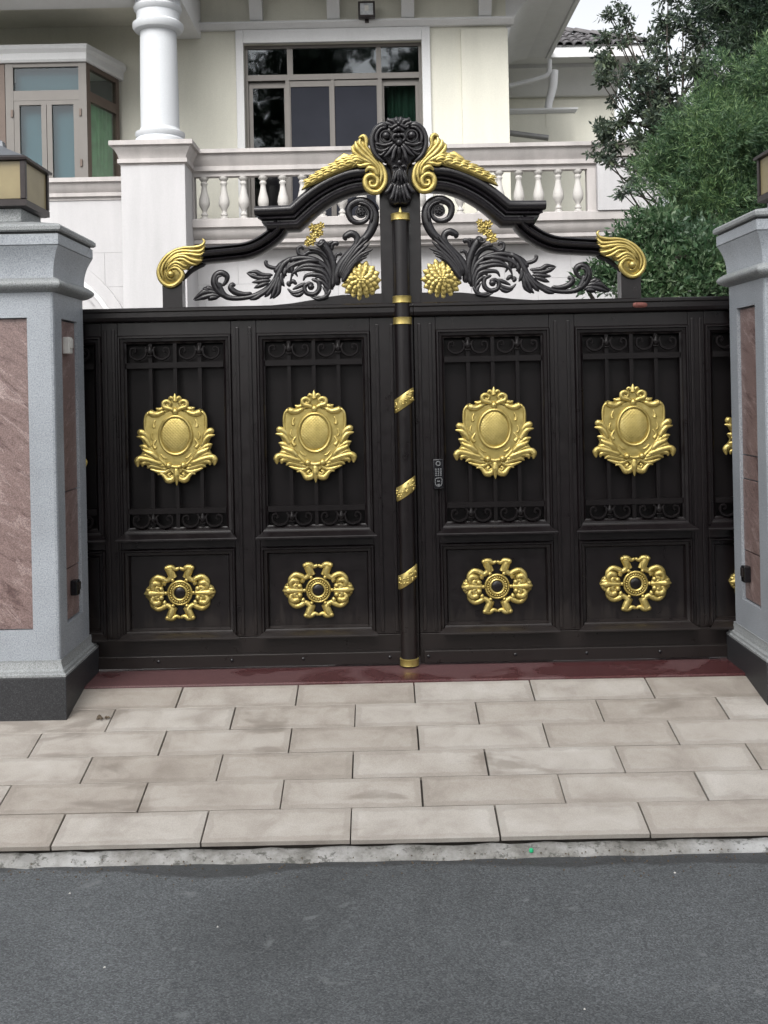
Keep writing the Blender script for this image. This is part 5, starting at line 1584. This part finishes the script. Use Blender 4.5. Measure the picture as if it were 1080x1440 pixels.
# loose small-leaved tree against the sky
cen, rad = [], []
spec = [(850, 50, 11.2, .16), (855, 90, 11.2, .17), (875, 110, 11, .22), (920, 60, 11.3, .26), (960, 30, 11.3, .3), (900, 150, 11, .2), (930, 120, 11.2, .24), (980, 90, 11.1, .34), (1030, 60, 11.3, .4), (1000, 130, 11.2, .3),
        (950, 160, 11, .26), (870, 175, 11, .2), (900, 195, 10.9, .26), (865, 205, 11, .18), (930, 190, 11, .28), (850, 190, 11.1, .14), (890, 225, 10.9, .16), (970, 180, 11.1, .3), (1040, 120, 11.3, .35), (845, 115, 11.1, .10), (1000, 10, 11.4, .35), (880, 20, 11.4, .14), (940, -10, 11.4, .3), (1060, 10, 11.4, .4),
        (855, 220, 10.9, .1), (875, 268, 10.8, .10), (890, 250, 10.8, .12), (835, 215, 11, .06), (858, 20, 11.3, .10), (905, 100, 11.2, .2)]
for (a, b_, D, r) in spec:
    c = pt(a, b_, D)
    cen.append(c); rad.append(r * .5)
    for q in range(5):
        cen.append((c[0] + random.uniform(-1, 1) * r, c[1] + random.uniform(-1, 1) * r, c[2] + random.uniform(-1, 1) * r)); rad.append(r * random.uniform(.2, .45))
v, f = leaf_cloud(cen, [q * 1.15 for q in rad], 21000, .060, .40, -.1, .12)
tree('broadleaf_tree', 'loose dark small-leaved tree against the white sky beside the villa', 'tree', (4.3, 5.6, 0), cen[::3], rad[::3], M['broad'], v, f, .075, branch_r=.009)

# dark bough of a nearer conifer in the top right corner
cen, rad = [], []
for (a, b_, D, r) in [(1075, 40, 9.6, .35), (1050, 20, 9.6, .28), (1090, 80, 9.5, .32), (1030, 5, 9.7, .22), (1110, 20, 9.6, .5), (1060, -40, 9.8, .5), (1010, -15, 9.8, .2), (1055, 75, 9.6, .16), (1080, 105, 9.6, .2), (1130, 110, 9.7, .5), (1070, 60, 9.9, .3)]:
    c = pt(a, b_, D); cen.append(c); rad.append(r)
    for q in range(3):
        cen.append((c[0] + random.uniform(-1, 1) * r, c[1] + random.uniform(-1, 1) * r, c[2] + random.uniform(-1, 1) * r)); rad.append(r * random.uniform(.3, .6))
v, f = shoots(cen, rad, 3300, 12, .07, .012)
tree('conifer', 'very dark conifer bough hanging into the top right corner', 'tree', (4.2, 4.1, 0), cen[::4], rad[::4], M['dark_leaf'], v, f, .16)

# glossy shrub low behind the gate
cen, rad = [], []
for (a, b_, D, r) in [(955, 345, 7.4, .26), (985, 375, 7.3, .28), (930, 375, 7.4, .22), (1010, 345, 7.6, .26), (900, 330, 7.5, .20), (870, 345, 7.5, .13), (860, 375, 7.4, .15), (840, 390, 7.4, .12), (820, 398, 7.4, .09), (960, 400, 7.3, .3), (890, 400, 7.3, .2), (1020, 400, 7.4, .3), (920, 315, 7.6, .16)]:
    c = pt(a, b_, D); cen.append(c); rad.append(r)
    for q in range(4):
        aa = random.uniform(0, 6.28)
        cen.append((c[0] + r * .7 * math.cos(aa), c[1] + random.uniform(-.6, .6) * r, c[2] + r * .7 * math.sin(aa))); rad.append(r * random.uniform(.35, .55))
v, f = leaf_cloud(cen, rad, 17000, .046, .36, .35, .35)
tree('garden_shrub', 'bushy shrub with small glossy leaves just behind the right gate leaf', 'shrub', (2.05, 1.8, 0), cen[::5], rad[::5], M['shrub_leaf'], v, f, .05)

# street trees across the road, seen only as reflections in the panes
def big_tree(x, y, h, label):
    cen, rad = [], []
    for q in range(26):
        aa = random.uniform(0, 6.28); rr = random.uniform(0, 2.9)
        zz = random.uniform(.45, 1.0) * h
        fall = 1 - abs(zz / h - .62) * 1.1
        cen.append((x + rr * math.cos(aa) * fall, y + rr * math.sin(aa) * fall, zz)); rad.append(random.uniform(.7, 1.5))
    v, f = leaf_cloud(cen, rad, 9000, .34, .5, .1, .3)
    tree('street_tree', label, 'tree', (x, y, ROAD_Z), cen[::2], rad[::2], M['dark_leaf'], v, f, .28, 'street trees across the road', .05)
big_tree(-6.2, -17.5, 18, 'tall street tree across the road, reflected at the left end of the window')
big_tree(-2.2, -17.0, 19, 'tall street tree across the road, reflected left of the window middle')
big_tree(2.0, -17.5, 18.5, 'tall street tree across the road, reflected right of the window middle')
big_tree(6.0, -18.0, 17, 'tall street tree across the road, reflected at the right end of the window')

# unseen hedgerow added across the road to darken what the gate mirrors
cen, rad = [], []
for q in range(60):
    cen.append((-14 + q * .48, -11.5 + random.uniform(-.3, .3), random.uniform(.3, 2.9))); rad.append(random.uniform(.5, .75))
v, f = leaf_cloud(cen, rad, 16000, .22, .5, .1, .3)
hd = thing('added_hedge', 'unseen dark hedgerow added across the road to darken reflections in the gate', 'added_hedge', (0, -11.5, ROAD_Z))
mesh_np('foliage', v - np.array([0, -11.5, ROAD_Z])[None, :], f, 4, M['dark_leaf'], hd)
MB(60).box(-14, 14, -11.9, -11.1, ROAD_Z + .1, 2.3).build('blocker_core', M['bark'], hd)  # solid block added inside so no light passes through the leaves

# ================================================================== SMALL LITTER
x, z = P(145, 998, 5.0)
yl = -0.56
for q in range(1):
    mb = MB(40)
    D_ = 4.97; y_ = D_ - DG
    for i_ in range(9):
        a = random.uniform(0, 6.28); px_ = x + random.uniform(-.025, .025); py_ = y_ + random.uniform(-.015, .015); zz = apz(py_) + .004
        mb.tube([(px_, py_, zz), (px_ + .012 * math.cos(a), py_ + .008 * math.sin(a), zz + random.uniform(.003, .012)), (px_ + .024 * math.cos(a), py_ + .014 * math.sin(a), zz + .002)], [.002, .005, .001], 5, 3)
    tag(mb.build('dead_leaf', M['litter'], None, loc=(x, y_, apz(y_))), 'small curled dead leaf clump on the paving beside the left pillar', 'leaf')
gx, gz = P(747, 1193, 4.0)
gy = ye - .04
gx = ((747 - PPX) * CR_ - (1193 - PPY) * SR_) / F * (gy + DG)
tag(MB(40).lathe([(.008, ROAD_Z + .014), (.0085, ROAD_Z + .022), (.006, ROAD_Z + .026), (.001, ROAD_Z + .0265)], gx, gy, 12).build('bottle_cap', M['green_plastic'], None, loc=(gx, gy, ROAD_Z + .014)), 'tiny bright green bottle cap on the mortar edging', 'cap')
def on_ground(px, py):
    u, v_ = px - PPX, py - PPY
    X_ = u * CR_ - v_ * SR_; Z_ = -u * SR_ - v_ * CR_
    D_ = (ROAD_Z - ZC) / Z_ * F
    return X_ * D_ / F, D_ - DG
for i_, (a, b_, lab) in enumerate(((306, 1304, 'pale grit fleck alone on the asphalt at the left'), (98, 1257, 'pale grit fleck on the asphalt near the left photo edge'), (822, 1420, 'pale grit fleck on the asphalt near the bottom'), (147, 1361, 'pale grit fleck on the asphalt at lower left'), (949, 1228, 'pale grit fleck on the asphalt by the edging at right'))):
    x, y_ = on_ground(a, b_)
    w = random.uniform(.0025, .0045)
    o = MB(30).grid([[(x - w, y_ - w, ROAD_Z + .001), (x + w, y_ - w * .7, ROAD_Z + .001), (x + w * .8, y_ + w, ROAD_Z + .001), (x - w * .9, y_ + w * .8, ROAD_Z + .001)], [(x - w * .6, y_ - w * .6, ROAD_Z + .004), (x + w * .6, y_ - w * .5, ROAD_Z + .005), (x + w * .5, y_ + w * .6, ROAD_Z + .004), (x - w * .5, y_ + w * .5, ROAD_Z + .004)]], True).build('stone_chip', M['white_plastic'], None, loc=(x, y_, ROAD_Z))
    tag(o, lab, 'stone', 'pale grit flecks on the road')
